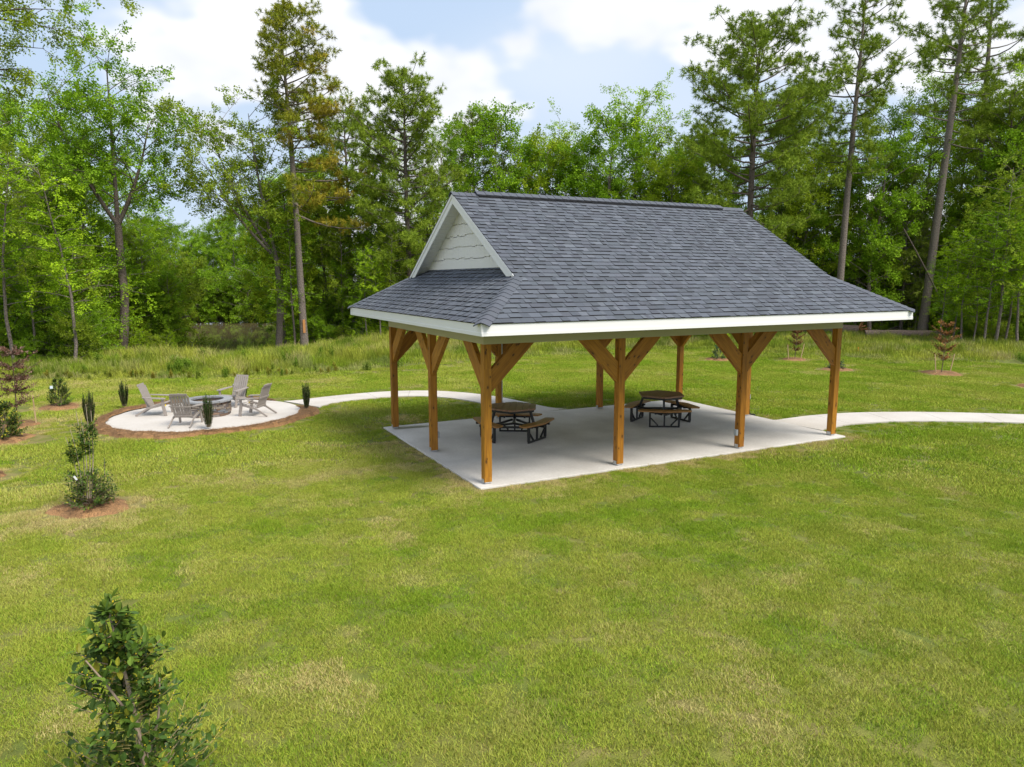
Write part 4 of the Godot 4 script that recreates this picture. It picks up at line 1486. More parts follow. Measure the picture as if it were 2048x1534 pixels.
func picnic_table(label: String, at: Vector3, turn: float) -> Node3D:
	var t := thing("picnic_table", label, "picnic table", at, turn, "picnic tables on the slab")
	# hexagonal top of parallel boards; corners face the benches at 0, 120 and 240 degrees from +z
	var hexagon := PackedVector2Array()
	for k in 6:
		hexagon.append(Vector2(sin(TAU * k / 6), cos(TAU * k / 6)) * 0.625)
	var top := Node3D.new()
	top.name = "table_top"
	t.add_child(top, true)
	var dir := Vector2(sin(deg_to_rad(120)), cos(deg_to_rad(120)))
	var side := Vector2(-dir.y, dir.x)
	var wide := 0.1545
	for k in 7:
		var c := (k - 3) * wide
		var strip_poly := PackedVector2Array([dir * -0.8 + side * (c - wide * 0.5 + 0.005), dir * 0.8 + side * (c - wide * 0.5 + 0.005), dir * 0.8 + side * (c + wide * 0.5 - 0.005), dir * -0.8 + side * (c + wide * 0.5 - 0.005)])
		for piece in Geometry2D.intersect_polygons(strip_poly, hexagon):
			if absf(area2(piece)) > 0.002:
				part("plank", board(piece, 0.722, 0.038), M.lumber, top)
	var apron := Mesher.new()
	for k in 6:
		var a := hexagon[k] * 0.90
		var b := hexagon[(k + 1) % 6] * 0.90
		apron.bar(Vector3(a.x, 0.694, a.y), Vector3(b.x, 0.694, b.y), 0.03, 0.052)
	for k in 3:
		var a := hexagon[k] * 0.88
		apron.bar(Vector3(a.x, 0.698, a.y), Vector3(-a.x, 0.698, -a.y), 0.035, 0.04)
	part("top_frame", apron.mesh(), M.black_steel, t)
	for k in 3:
		var b := Basis(Vector3.UP, TAU * k / 3.0)
		var bench := Node3D.new()
		bench.name = "bench"
		t.add_child(bench, true)
		bench.basis = b
		for s in [-1.0, 1.0]:
			var outer := PackedVector2Array([Vector2(0.003 * s, 0.885), Vector2(0.63 * s, 0.765), Vector2(0.675 * s, 0.715), Vector2(0.575 * s, 0.545), Vector2(0.003 * s, 0.625)])
			var inner_cut := PackedVector2Array([Vector2(0.003 * s, 0.755), Vector2(0.72 * s, 0.628), Vector2(0.72 * s, 0.3), Vector2(0.003 * s, 0.3)])
			for piece in Geometry2D.intersect_polygons(outer, inner_cut):
				part("seat_plank", board(piece, 0.410, 0.036), M.lumber_bench, bench)
			for piece in Geometry2D.clip_polygons(outer, PackedVector2Array([Vector2(-0.1 * s, 0.777), Vector2(0.72 * s, 0.633), Vector2(0.72 * s, 0.3), Vector2(-0.1 * s, 0.3)])):
				part("seat_plank", board(piece, 0.410, 0.036), M.lumber_bench, bench)
		var f := Mesher.new()
		var w := 0.385
		var z := 0.665
		f.bar(Vector3(-w, 0.02, z), Vector3(w, 0.02, z), 0.04, 0.04)
		f.bar(Vector3(-w, 0.383, z), Vector3(w, 0.383, z), 0.05, 0.05)
		for s in [-1.0, 1.0]:
			f.bar(Vector3(w * s - 0.02 * s, 0.041, z), Vector3(w * s - 0.02 * s, 0.357, z), 0.042, 0.06, Vector3(0, 0, 1))
			f.bar(Vector3(0.34 * s, 0.235, z), Vector3(0.16 * s, 0.045, z), 0.034, 0.034, Vector3(0, 0, 1))
			f.bar(Vector3(0.25 * s, 0.383, 0.545), Vector3(0.25 * s, 0.383, 0.85), 0.045, 0.048)
		f.bar(Vector3(0, 0.041, z), Vector3(0, 0.357, z), 0.040, 0.040, Vector3(0, 0, 1))
		f.bar(Vector3(0, 0.360, 0.60), Vector3(0, 0.360, 0.87), 0.07, 0.05)
		part("bench_frame", f.mesh(), M.black_steel, bench)
		var l := Mesher.new()
		l.bar(Vector3(0, 0.335, 0.64), Vector3(0, 0.335, 0.0), 0.05, 0.045)
		l.bar(Vector3(0.0, 0.33, 0.60), Vector3(0.0, 0.70, 0.475), 0.055, 0.045, Vector3(1, 0, 0))
		# ties to the next bench
		var next := Vector3(sin(TAU / 3), 0, cos(TAU / 3)) * 0.62
		l.bar(Vector3(0.06, 0.315, 0.60), next + Vector3(0.0, 0.315, 0.06), 0.035, 0.05)
		var leg := part("leg", l.mesh(), M.black_steel, t)
		leg.basis = b
	var plate := Mesher.new()
	plate.box(Transform3D(Basis(Vector3.UP, PI * 0.83), Vector3(sin(PI * 0.83 - PI) * 0.0, 0.0, 0)), Vector3(0.05, 0.026, 0.004), 0.002)
	var tagp := part("maker_plate", plate.mesh(), M.zinc, t, Vector3(-0.30, 0.695, 0.395))
	tagp.rotation.y = deg_to_rad(-30.0) - PI * 0.83
	return t


func adirondack_chair() -> Node3D:
	var t := thing("adirondack_chair", "", "chair", Vector3.ZERO, 0.0, "taupe garden chairs round the fire pit")
	# front is +z. Back slats fan up from the seat, reclined
	var foot := Vector3(0, 0.235, -0.135)
	var up := Vector3(0, 0.94, -0.34).normalized()
	var back := Vector3(0, up.z, -up.y)            # faces backwards and down
	for k in 7:
		var x := (k - 3) * 0.067
		var x2 := (k - 3) * 0.071
		var tall := 0.69 - 0.0085 * (k - 3) * (k - 3)
		var me := Mesher.new()
		me.bar(foot + Vector3(x, 0, 0), foot + Vector3(x2, 0, 0) + up * tall, 0.054, 0.020, -back, 0.004)
		part("back_slat", me.mesh(), M.resin, t)
	for r in [[0.655, 0.44, 0.07], [0.30, 0.50, 0.055], [0.03, 0.46, 0.06]]:
		var me := Mesher.new()
		var p: Vector3 = foot + up * r[0] + back * 0.020
		me.bar(p - Vector3(r[1] * 0.5, 0, 0), p + Vector3(r[1] * 0.5, 0, 0), 0.018, r[2], up, 0.004)
		part("back_rail", me.mesh(), M.resin, t)
	for k in 7:
		var f := k / 6.0
		var z := lerpf(0.30, -0.11, f)
		var y := lerpf(0.335, 0.225, f) + (0.012 if k == 0 else 0.0) - 0.03 * sin(PI * f) * 0.6
		var me := Mesher.new()
		me.box(Transform3D(Basis(Vector3(1, 0, 0), 0.26), Vector3(0, y, z)), Vector3(0.49, 0.018, 0.058), 0.004)
		part("seat_slat", me.mesh(), M.resin, t)
	for s in [-1.0, 1.0]:
		var arm := Mesher.new()
		arm.prism(PackedVector2Array([Vector2(0.235 * s, -0.36), Vector2(0.345 * s, -0.38), Vector2(0.375 * s, -0.30), Vector2(0.365 * s, 0.0), Vector2(0.315 * s, 0.24), Vector2(0.245 * s, 0.24)]), 0.022, Transform3D(Basis(Vector3(1, 0, 0), Vector3(0, 0.06, -1).normalized(), Vector3(0, 1, 0.06).normalized()), Vector3(0, 0.50, 0)))
		part("arm", arm.mesh(), M.resin, t)
		var fl := Mesher.new()
		fl.bar(Vector3(0.285 * s, 0.0, 0.345), Vector3(0.285 * s, 0.335, 0.285), 0.036, 0.085, Vector3(0, 0, 1), 0.006)
		fl.bar(Vector3(0.295 * s, 0.325, 0.286), Vector3(0.305 * s, 0.518, 0.30), 0.030, 0.075, Vector3(0, 0, 1), 0.006)
		part("leg", fl.mesh(), M.resin, t)
		var rl := Mesher.new()
		rl.bar(Vector3(0.262 * s, 0.325, 0.31), Vector3(0.262 * s, 0.215, -0.13), 0.026, 0.062, Vector3.UP, 0.005)
		rl.bar(Vector3(0.262 * s, 0.222, -0.12), Vector3(0.266 * s, 0.014, -0.46), 0.026, 0.052, Vector3.UP, 0.005)
		part("leg", rl.mesh(), M.resin, t)
	var lab := Mesher.new()
	lab.col = Color(0.85, 0.62, 0.02)
	lab.box(Transform3D(Basis(), Vector3(-0.225, 0.295, 0.335)), Vector3(0.075, 0.05, 0.004))
	part("price_tag", lab.mesh(), M.plain, t)
	return t


func furniture() -> void:
	picnic_table("hexagonal picnic table with brown plank top, nearer the fire pit end of the slab", Vector3(2.412, 0, -3.488), deg_to_rad(30))
	picnic_table("hexagonal picnic table with brown plank top, under the far end of the pavilion roof", Vector3(6.688, 0, -3.366), deg_to_rad(-30))
	var first := adirondack_chair()
	first.position = Vector3(-4.50, 0.004, -8.66)
	first.rotation.y = facing(first.position)
	first.set_meta("label", "taupe slatted garden chair seen from behind, its back to the lawn")
	again(first, "taupe slatted garden chair nearest the mulch end, beside a small columnar holly", Vector3(-5.18, 0.004, -10.66), facing(Vector3(-5.18, 0, -10.66)) + 0.10)
	again(first, "taupe slatted garden chair behind the fire pit, facing the viewer", Vector3(-3.05, 0.004, -11.22), facing(Vector3(-3.05, 0, -11.22)) - 0.15)
	again(first, "taupe slatted garden chair seen side-on where the path meets the patio", Vector3(-2.68, 0.004, -9.32), facing(Vector3(-2.68, 0, -9.32)) - 0.1)


func facing(p: Vector3) -> float:
	var d := Vector2(PATIO.x, PATIO.y) - Vector2(p.x, p.z)
	return atan2(d.x, d.y)


func fire_pit() -> void:
	var t := thing("fire_pit", "round fire pit of stacked ledge stone with flat grey capstones", "fire pit", Vector3(PATIO.x + 0.02, 0.004, PATIO.y))
	var shades := [Color(0.30, 0.27, 0.25), Color(0.38, 0.30, 0.22), Color(0.20, 0.17, 0.16), Color(0.27, 0.29, 0.32), Color(0.42, 0.36, 0.30), Color(0.30, 0.20, 0.14)]
	var y := 0.0
	var r := 0.60
	while y < 0.34:
		var h := rng.randf_range(0.040, 0.068)
		var a := rng.randf() * 0.4
		var stop := a + TAU
		while a < stop - 0.05:
			var wide := minf(rng.randf_range(0.16, 0.46), stop - a)
			var poke := rng.randf_range(-0.014, 0.016)
			var me := Mesher.new()
			me.col = shades[rng.randi_range(0, 5)] * rng.randf_range(0.8, 1.25)
			var outer := r + poke
			var poly := PackedVector2Array()
			var n := 3
			for k in n + 1:
				var b := a + 0.008 + (wide - 0.016) * k / n
				poly.append(Vector2(cos(b), sin(b)) * (outer + rng.randf_range(-0.006, 0.006)))
			for k in n + 1:
				var b := a + 0.008 + (wide - 0.016) * (n - k) / n
				poly.append(Vector2(cos(b), sin(b)) * (r - 0.11))
			var lift := rng.randf_range(0.002, 0.006)
			me.prism(poly, h - 0.006, Transform3D(Basis(Vector3(1, 0, 0), Vector3(0, 0, -1), Vector3(0, 1, 0)), Vector3(0, y + lift, 0)))
			part("stone", me.mesh(), M.stone, t)
			a += wide
		y += h
	var a := 0.0
	for k in 11:
		var wide := TAU / 11
		var me := Mesher.new()
		me.col = Color(0.40, 0.415, 0.435) * rng.randf_range(0.85, 1.15)
		var poly := PackedVector2Array()
		for j in 5:
			var b := a + 0.010 + (wide - 0.020) * j / 4
			poly.append(Vector2(cos(b), sin(b)) * (0.650 + rng.randf_range(-0.012, 0.012)))
		for j in 5:
			var b := a + 0.010 + (wide - 0.020) * (4 - j) / 4
			poly.append(Vector2(cos(b), sin(b)) * 0.425)
		me.prism(poly, 0.048, Transform3D(Basis(Vector3(1, 0, 0), Vector3(0, 0, -1), Vector3(0, 1, 0)), Vector3(0, y + 0.004, 0)))
		part("capstone", me.mesh(), M.stone, t)
		a += wide
	var liner := Mesher.new()
	liner.col = Color(0.44, 0.33, 0.25)
	for k in 32:
		var b0 := TAU * k / 32
		var b1 := TAU * (k + 1) / 32
		var p := Vector3(cos(b0) * 0.47, 0.0, sin(b0) * 0.47)
		var q := Vector3(cos(b1) * 0.47, 0.0, sin(b1) * 0.47)
		liner.quad(p, q, q + Vector3(0, y, 0), p + Vector3(0, y, 0), Vector3(-cos(b0), 0, -sin(b0)))
	liner.col = Color(0.16, 0.14, 0.12)
	for k in 32:
		var b0 := TAU * k / 32
		var b1 := TAU * (k + 1) / 32
		liner.tri(Vector3(0, 0.08, 0), Vector3(cos(b0) * 0.47, 0.08, sin(b0) * 0.47), Vector3(cos(b1) * 0.47, 0.08, sin(b1) * 0.47), Vector3.UP)
	part("liner", liner.mesh(), M.stone, t)


# ---------------------------------------------------------------- planting

class Foliage:
	var v := PackedVector3Array()
	var c := PackedColorArray()

	func put(shape: PackedVector3Array, t: Transform3D, col: Color) -> void:
		v.append_array(t * shape)
		var a := PackedColorArray()
		a.resize(shape.size())
		a.fill(col)
		c.append_array(a)

	func put_tinted(shape: PackedVector3Array, t: Transform3D, cols: PackedColorArray) -> void:
		v.append_array(t * shape)
		c.append_array(cols)


func oval_leaf() -> PackedVector3Array:            # along +z, 1 long, 0.5 wide, creased along its rib
	var m0 := Vector3.ZERO
	var m1 := Vector3(0, -0.05, 0.5)
	var tip := Vector3(0, -0.04, 1)
	var out := PackedVector3Array()
	for s in [-1.0, 1.0]:
		var a := Vector3(0.19 * s, 0.05, 0.22)
		var b := Vector3(0.25 * s, 0.05, 0.55)
		var d := Vector3(0.14 * s, 0.02, 0.85)
		out.append_array(PackedVector3Array([m0, a, m1, a, b, m1, b, d, m1, d, tip, m1]))
	return out


func kite_leaf(wide := 0.5) -> PackedVector3Array:
	var h := wide * 0.5
	return PackedVector3Array([Vector3.ZERO, Vector3(h, 0.05, 0.45), Vector3(0, -0.05, 1), Vector3.ZERO, Vector3(0, -0.05, 1), Vector3(-h, 0.05, 0.45)])


func aim(d: Vector3, up: Vector3, size: float, at: Vector3) -> Transform3D:
	var z := d.normalized()
	var x := up.cross(z)
	x = (x if x.length() > 1e-3 else Vector3(1, 0, 0.3).cross(z)).normalized()
	return Transform3D(Basis(x * size, z.cross(x) * size, z * size), at)


func around(r: RandomNumberGenerator) -> Vector3:
	var z := r.randf_range(-1.0, 1.0)
	var a := r.randf() * TAU
	var k := sqrt(1.0 - z * z)
	return Vector3(k * cos(a), z, k * sin(a))


func leafy_shoot(f: Foliage, r: RandomNumberGenerator, leaf: PackedVector3Array, p: Vector3, q: Vector3, n: int, size: float, shades: Array, young: Color, young_share: float) -> void:
	var d := (q - p).normalized()
	var x := d.cross(Vector3(0.3, 0.2, 0.9)).normalized()
	var y := d.cross(x)
	var a := r.randf() * TAU
	for i in n:
		var k := (i + r.randf()) / n
		a += 2.4 + r.randf_range(-0.4, 0.4)
		var o := x * cos(a) + y * sin(a)
		var dir := o * 0.85 + d * 0.55 + Vector3(0, 0.15, 0) + around(r) * 0.25
		var s := size * r.randf_range(0.7, 1.15) * (0.75 if k > 0.85 else 1.0)
		var col: Color = shades[r.randi_range(0, shades.size() - 1)] * r.randf_range(0.8, 1.2)
		if r.randf() < young_share * (2.0 if k > 0.7 else 0.5):
			col = young * r.randf_range(0.8, 1.2)
		f.put(leaf, aim(dir, Vector3.UP + around(r) * 0.4, s, p.lerp(q, k)), col)


func bend(p: Vector3, q: Vector3, sag: Vector3, n := 4) -> PackedVector3Array:
	var out := PackedVector3Array()
	for k in n + 1:
		var t := float(k) / n
		out.append(p.lerp(q, t) + sag * 4.0 * t * (1.0 - t))
	return out


func taper(a: float, b: float, n: int) -> PackedFloat32Array:
	var out := PackedFloat32Array()
	for k in n:
		out.append(lerpf(a, b, float(k) / (n - 1)))
	return out


# shape: Callable(height share) -> crown radius share
func bush_parts(o: Node3D, sd: int, tall: float, wide: float, shoots: int, leaves: int, size: float, leaf: PackedVector3Array, shades: Array, young: Color, young_share: float, stem: Color, m: Material, upright := 0.5, low := 0.0) -> void:
	var r := RandomNumberGenerator.new()
	r.seed = sd
	var f := Foliage.new()
	var st := Mesher.new()
	st.col = stem
	for s in 5:
		var a := TAU * s / 5.0 + r.randf()
		var q := Vector3(cos(a) * wide * 0.30, tall * r.randf_range(0.6, 0.8), sin(a) * wide * 0.30)
		st.tube(bend(Vector3(cos(a) * 0.03, 0, sin(a) * 0.03), q, Vector3(0, 0, 0), 3), taper(0.012 * tall, 0.005 * tall, 4), 5)
	for i in shoots:
		var k := pow(r.randf(), 0.85)
		var y := tall * lerpf(low + 0.06, 0.93, k)
		var reach := wide * (1.0 - 0.62 * k * k) * sqrt(minf(1.0, k * 3.0 + 0.45)) * r.randf_range(0.45, 1.08)
		var a := r.randf() * TAU
		var q := Vector3(cos(a) * reach, y, sin(a) * reach)
		var p := Vector3(q.x * 0.45, y - reach * upright * r.randf_range(0.5, 1.0) - 0.05 * tall, q.z * 0.45)
		p.y = maxf(p.y, 0.03)
		q.y = maxf(q.y, 0.05)
		st.tube(bend(p, q, Vector3(0, -0.02 * tall, 0), 2), taper(0.004, 0.002, 3), 4)
		leafy_shoot(f, r, leaf, p.lerp(q, 0.25), q + (q - p).normalized() * size * 0.3, leaves, size, shades, young, young_share)
	part("stem", st.mesh(), M.plain, o)
	part("foliage", bare_mesh(f.v, f.c), m, o)


const HOLLY := [Color(0.052, 0.098, 0.014), Color(0.074, 0.130, 0.018), Color(0.105, 0.165, 0.022), Color(0.062, 0.115, 0.026)]
const HOLLY_NEW := Color(0.26, 0.27, 0.030)
const STEM := Color(0.26, 0.21, 0.14)


func stake(o: Node3D, p: Vector3, q: Vector3) -> void:
	var me := Mesher.new()
	me.col = Color(0.47, 0.33, 0.19)
	me.bar(p, q, 0.03, 0.03, Vector3(0, 0, 1), 0.003)
	part("stake", me.mesh(), M.plain, o)


func planting() -> void:
	var ov := oval_leaf()
	var kt := kite_leaf(0.55)
	var bed_names := ["pine straw ring under the leggy holly on the lawn", "pine straw ring under the bushy holly in front of the rough grass", "pine straw patch under the yellow-flecked holly at the photo's edge", "pine straw ring under the staked maroon maple", "small pine straw patch at the photo's edge on the lawn", "pine straw ring under the staked browned tree by the path end", "pine straw ring under the browned tree seen between the pavilion posts", "pine straw ring under the small evergreen shrub behind the picnic table", "pine straw ring round the shrub behind the far corner post", "pine straw patch at the photo's edge beyond the path"]
	for i in mulch_spots.size():
		var s: Array = mulch_spots[i]
		var o := part("mulch_ring", mulch_spot(s[0], s[1], s[2]).mesh(), M.straw, self)
		tag(o, bed_names[i], "mulch", "pine straw rings round young plants")
	# big holly in the foreground
	var o := thing("holly_bush", "big glossy holly with yellow berries in the foreground corner", "shrub", Vector3(-5.29, 0, 6.15), 0.0, "hollies on the lawn")
	near_holly(o, ov)
	# the leggy holly
	o = thing("holly_bush", "leggy holly on the lawn, bushy below with bare stems to a leafy top", "shrub", Vector3(-6.24, 0, -1.95), 0.0, "hollies on the lawn")
	leggy_holly(o, ov)
	o = thing("holly_bush", "bushy young holly with a blue and white tag, in front of the rough grass", "shrub", Vector3(-7.77, 0, -13.52), 0.0, "hollies on the lawn")
	bush_parts(o, 71, 0.90, 0.38, 150, 12, 0.062, kt, HOLLY, HOLLY_NEW, 0.08, STEM, M.gloss_leaf)
	var card := Mesher.new()
	card.col = Color(0.62, 0.72, 0.82)
	card.box(Transform3D(), Vector3(0.075, 0.085, 0.003))
	part("tag", card.mesh(), M.plain, o, Vector3(-0.14, 0.62, 0.30))
	o = thing("holly_bush", "rounded holly flecked with yellow leaves, at the photo's edge", "shrub", Vector3(-8.5, 0, -8.85), 0.0, "hollies on the lawn")
	bush_parts(o, 72, 0.95, 0.55, 230, 14, 0.07, kt, HOLLY, Color(0.34, 0.30, 0.03), 0.16, STEM, M.gloss_leaf)
	# maroon maple between two stakes
	o = thing("maple_tree", "young maroon-leaved maple tied between stakes at the photo's edge", "tree", Vector3(-8.45, 0, -10.75))
	small_tree(o, 81, 2.0, 0.62, 90, 26, 0.075, [Color(0.16, 0.075, 0.06), Color(0.21, 0.11, 0.085), Color(0.13, 0.12, 0.05)], Color(0.33, 0.21, 0.17), 0.3, true)
	stake(o, Vector3(-0.28, 0, 0.12), Vector3(-0.36, 0.78, 0.12))
	stake(o, Vector3(0.42, 0, 0.02), Vector3(0.40, 0.75, 0.02))
	# columnar hollies round the patio
	var first := thing("columnar_holly", "narrow columnar holly in the mulch behind the chair nearest the lawn's edge", "shrub", Vector3(-6.02, 0, -12.3), 0.0, "columnar hollies round the patio")
	columnar(first, 91)
	for c in [[-4.01, -7.86, 1.10, 1.0, "narrow columnar holly standing in front of the fire pit"], [-1.30, -9.42, 1.02, 2.0, "narrow columnar holly at the mulch tip beside the path"], [-6.73, -9.67, 1.12, 3.0, "narrow columnar holly half hidden behind the leggy holly's top"], [-2.72, -12.1, 0.95, 4.0, "narrow columnar holly behind the chair that faces the viewer"]]:
		again(first, c[4], Vector3(c[0], 0.0, c[1]), c[3], c[2])
	# beyond the pavilion
	o = thing("young_tree", "browned young tree between two stakes on the lawn beyond the path", "tree", Vector3(23.13, GROUND_Y, -6.35))
	small_tree(o, 82, 2.0, 0.55, 64, 22, 0.095, [Color(0.25, 0.115, 0.05), Color(0.17, 0.085, 0.04), Color(0.14, 0.12, 0.035)], Color(0.42, 0.20, 0.08), 0.25, false)
	stake(o, Vector3(-0.48, 0, 0.08), Vector3(-0.60, 0.80, 0.06))
	stake(o, Vector3(0.52, 0, 0.02), Vector3(0.72, 0.75, 0.02))
	o = thing("young_tree", "browned young tree with stakes, framed by the pavilion's end posts", "tree", Vector3(21.87, GROUND_Y, -12.62))
	small_tree(o, 83, 1.6, 0.42, 56, 22, 0.09, [Color(0.19, 0.085, 0.045), Color(0.14, 0.07, 0.035), Color(0.12, 0.10, 0.035)], Color(0.33, 0.15, 0.07), 0.25, false)
	stake(o, Vector3(-0.40, 0, 0.0), Vector3(-0.50, 0.72, 0.0))
	stake(o, Vector3(0.40, 0, 0.0), Vector3(0.58, 0.72, 0.0))
	o = thing("evergreen_shrub", "small dark evergreen shrub in straw seen past the second picnic table", "shrub", Vector3(18.7, GROUND_Y, -14.28), 0.0, "small evergreens on the far lawn")
	bush_parts(o, 84, 0.72, 0.42, 70, 10, 0.075, kt, [Color(0.035, 0.085, 0.03), Color(0.05, 0.11, 0.035)], HOLLY_NEW, 0.03, STEM, M.gloss_leaf)
	o = thing("evergreen_shrub", "low blue-green shrub in straw behind the far corner post", "shrub", Vector3(20.35, GROUND_Y, -9.08), 0.0, "small evergreens on the far lawn")
	bush_parts(o, 85, 0.50, 0.46, 44, 9, 0.085, kt, [Color(0.035, 0.075, 0.045), Color(0.05, 0.10, 0.06)], HOLLY_NEW, 0.02, STEM, M.gloss_leaf)


func near_holly(o: Node3D, leaf: PackedVector3Array) -> void:
	var r := RandomNumberGenerator.new()
	r.seed = 17
	var f := Foliage.new()
	var berry := Mesher.new()
	berry.col = Color(0.60, 0.47, 0.02)
	var st := Mesher.new()
	st.col = Color(0.33, 0.26, 0.19)
	var leader := bend(Vector3(0.02, 0, 0), Vector3(-0.16, 1.50, -0.10), Vector3(0.02, 0, 0.03), 6)
	st.tube(leader, taper(0.022, 0.006, 7), 7)
	st.tube(bend(Vector3(0.01, 0.45, 0), Vector3(-0.30, 1.22, 0.03), Vector3(0.03, 0, 0), 4), taper(0.014, 0.005, 5), 6)
	st.tube(bend(Vector3(0.01, 0.40, 0), Vector3(0.12, 0.95, -0.04), Vector3(0.03, 0, 0), 4), taper(0.013, 0.005, 5), 6)
	for i in 230:
		var k := pow(r.randf(), 1.5)
		var y := lerpf(0.10, 1.54, k)
		var reach := lerpf(0.74, 0.08, pow(k, 0.8)) * r.randf_range(0.3, 1.3)
		if k > 0.45 and k < 0.58:
			reach *= 0.75
		var a := r.randf() * TAU
		var mid := Vector3(lerpf(0.02, -0.16, y / 1.5), 0, lerpf(0, -0.10, y / 1.5))
		var q := mid + Vector3(cos(a) * reach, y, sin(a) * reach)
		var p := mid + Vector3(cos(a) * reach * 0.25, maxf(y - reach * 0.55, 0.05), sin(a) * reach * 0.25)
		st.col = Color(0.34, 0.29, 0.10) if r.randf() < 0.5 else Color(0.30, 0.23, 0.15)
		st.tube(bend(p, q, Vector3(0, -0.02, 0), 2), taper(0.0042, 0.0022, 3), 5)
		leafy_shoot(f, r, leaf, p.lerp(q, 0.2), q + (q - p).normalized() * 0.02, 10, 0.080, HOLLY, Color(0.24, 0.25, 0.028), 0.07)
		for b in 3:
			var c := p.lerp(q, r.randf_range(0.3, 0.95)) + around(r) * 0.012
			berry.box(Transform3D(Basis(around(r), r.randf() * TAU), c), Vector3.ONE * 0.009, 0.0028)
	part("stem", st.mesh(), M.plain, o)
	part("foliage", bare_mesh(f.v, f.c), M.gloss_leaf, o)
	var bo := part("berries", berry.mesh(), M.plain, o)
	tag(bo, "", "", "", "stuff")


func leggy_holly(o: Node3D, leaf: PackedVector3Array) -> void:
	var r := RandomNumberGenerator.new()
	r.seed = 23
	var f := Foliage.new()
	var st := Mesher.new()
	for i in 170:                                     # the bushy skirt
		var k := r.randf()
		var y := lerpf(0.08, 0.62, k)
		var reach := lerpf(0.48, 0.36, k) * r.randf_range(0.3, 1.12)
		var a := r.randf() * TAU
		var q := Vector3(cos(a) * reach + 0.05, y, sin(a) * reach)
		var p := Vector3(cos(a) * reach * 0.3 + 0.05, maxf(y - reach * 0.5, 0.04), sin(a) * reach * 0.3)
		st.col = STEM
		st.tube(bend(p, q, Vector3(0, -0.015, 0), 2), taper(0.004, 0.002, 3), 4)
		leafy_shoot(f, r, leaf, p.lerp(q, 0.2), q, 9, 0.056, HOLLY, HOLLY_NEW, 0.10)
	for s in [[-0.22, 1.22, 0.02], [-0.14, 1.35, 0.08], [-0.05, 1.62, -0.05], [0.02, 1.52, 0.06], [0.10, 1.72, 0.0], [0.16, 1.60, -0.06]]:
		var top := Vector3(s[0], s[1], s[2])
		var line := bend(Vector3(s[0] * 0.35, 0.15, s[2] * 0.4), top, Vector3(0.03, 0, 0), 5)
		st.col = Color(0.36, 0.30, 0.22)
		st.tube(line, taper(0.010, 0.004, 6), 5)
		for j in 18:
			var k := lerpf(0.62, 1.0, r.randf())
			var p := line[int(k * 4.0)].lerp(line[mini(int(k * 4.0) + 1, 5)], k * 4.0 - int(k * 4.0))
			var a := r.randf() * TAU
			var q := p + Vector3(cos(a) * 0.11, 0.09, sin(a) * 0.11) * r.randf_range(0.6, 1.3)
			leafy_shoot(f, r, leaf, p, q, 9, 0.056, HOLLY, HOLLY_NEW, 0.09)
		for j in 7:
			var k := lerpf(0.3, 0.62, r.randf())
			var p := line[int(k * 4.0)].lerp(line[mini(int(k * 4.0) + 1, 5)], k * 4.0 - int(k * 4.0))
			leafy_shoot(f, r, leaf, p, p + around(r) * 0.03, 2, 0.042, HOLLY, HOLLY_NEW, 0.06)
	var extra := bend(Vector3(0.28, 0.5, 0.0), Vector3(0.30, 0.82, 0.05), Vector3.ZERO, 3)
	st.tube(extra, taper(0.005, 0.003, 4), 4)
	leafy_shoot(f, r, leaf, extra[1], extra[3], 14, 0.05, HOLLY, HOLLY_NEW, 0.1)
	part("stem", st.mesh(), M.plain, o)
	part("foliage", bare_mesh(f.v, f.c), M.gloss_leaf, o)
	var card := Mesher.new()
	card.col = Color(0.66, 0.68, 0.70)
	card.box(Transform3D(Basis(Vector3(0, 0, 1), 0.5)), Vector3(0.03, 0.075, 0.003))
	part("tag", card.mesh(), M.plain, o, Vector3(-0.10, 0.60, 0.36))


func small_tree(o: Node3D, sd: int, tall: float, wide: float, limbs: int, leaves: int, size: float, shades: Array, young: Color, share: float, layered: bool) -> void:
	var r := RandomNumberGenerator.new()
	r.seed = sd
	var f := Foliage.new()
	var st := Mesher.new()
	st.col = Color(0.16, 0.11, 0.08)
	var kt := kite_leaf(0.5)
	var trunk := bend(Vector3.ZERO, Vector3(0.03, tall, 0.02), Vector3(0.02, 0, 0.01), 6)
	st.tube(trunk, taper(0.018, 0.004, 7), 6)
	for i in limbs:
		var k := lerpf(0.24, 0.98, (i + r.randf()) / limbs)
		var p := trunk[int(k * 5.99)].lerp(trunk[mini(int(k * 5.99) + 1, 6)], 0.5)
		var a := i * 2.4 + r.randf()
		var reach := wide * sqrt(maxf(0.04, 1.0 - pow((k - 0.45) / 0.6, 2.0))) * r.randf_range(0.35, 1.15)
		var q := p + Vector3(cos(a) * reach, reach * (r.randf_range(-0.1, 0.8) if layered else 0.75), sin(a) * reach)
		st.tube(bend(p, q, Vector3(0, 0.02, 0), 2), taper(0.006, 0.002, 3), 4)
		leafy_shoot(f, r, kt, p.lerp(q, 0.25), q, leaves, size, shades, young, share)
	part("trunk", st.mesh(), M.plain, o)
	part("crown", bare_mesh(f.v, f.c), M.leaf, o)


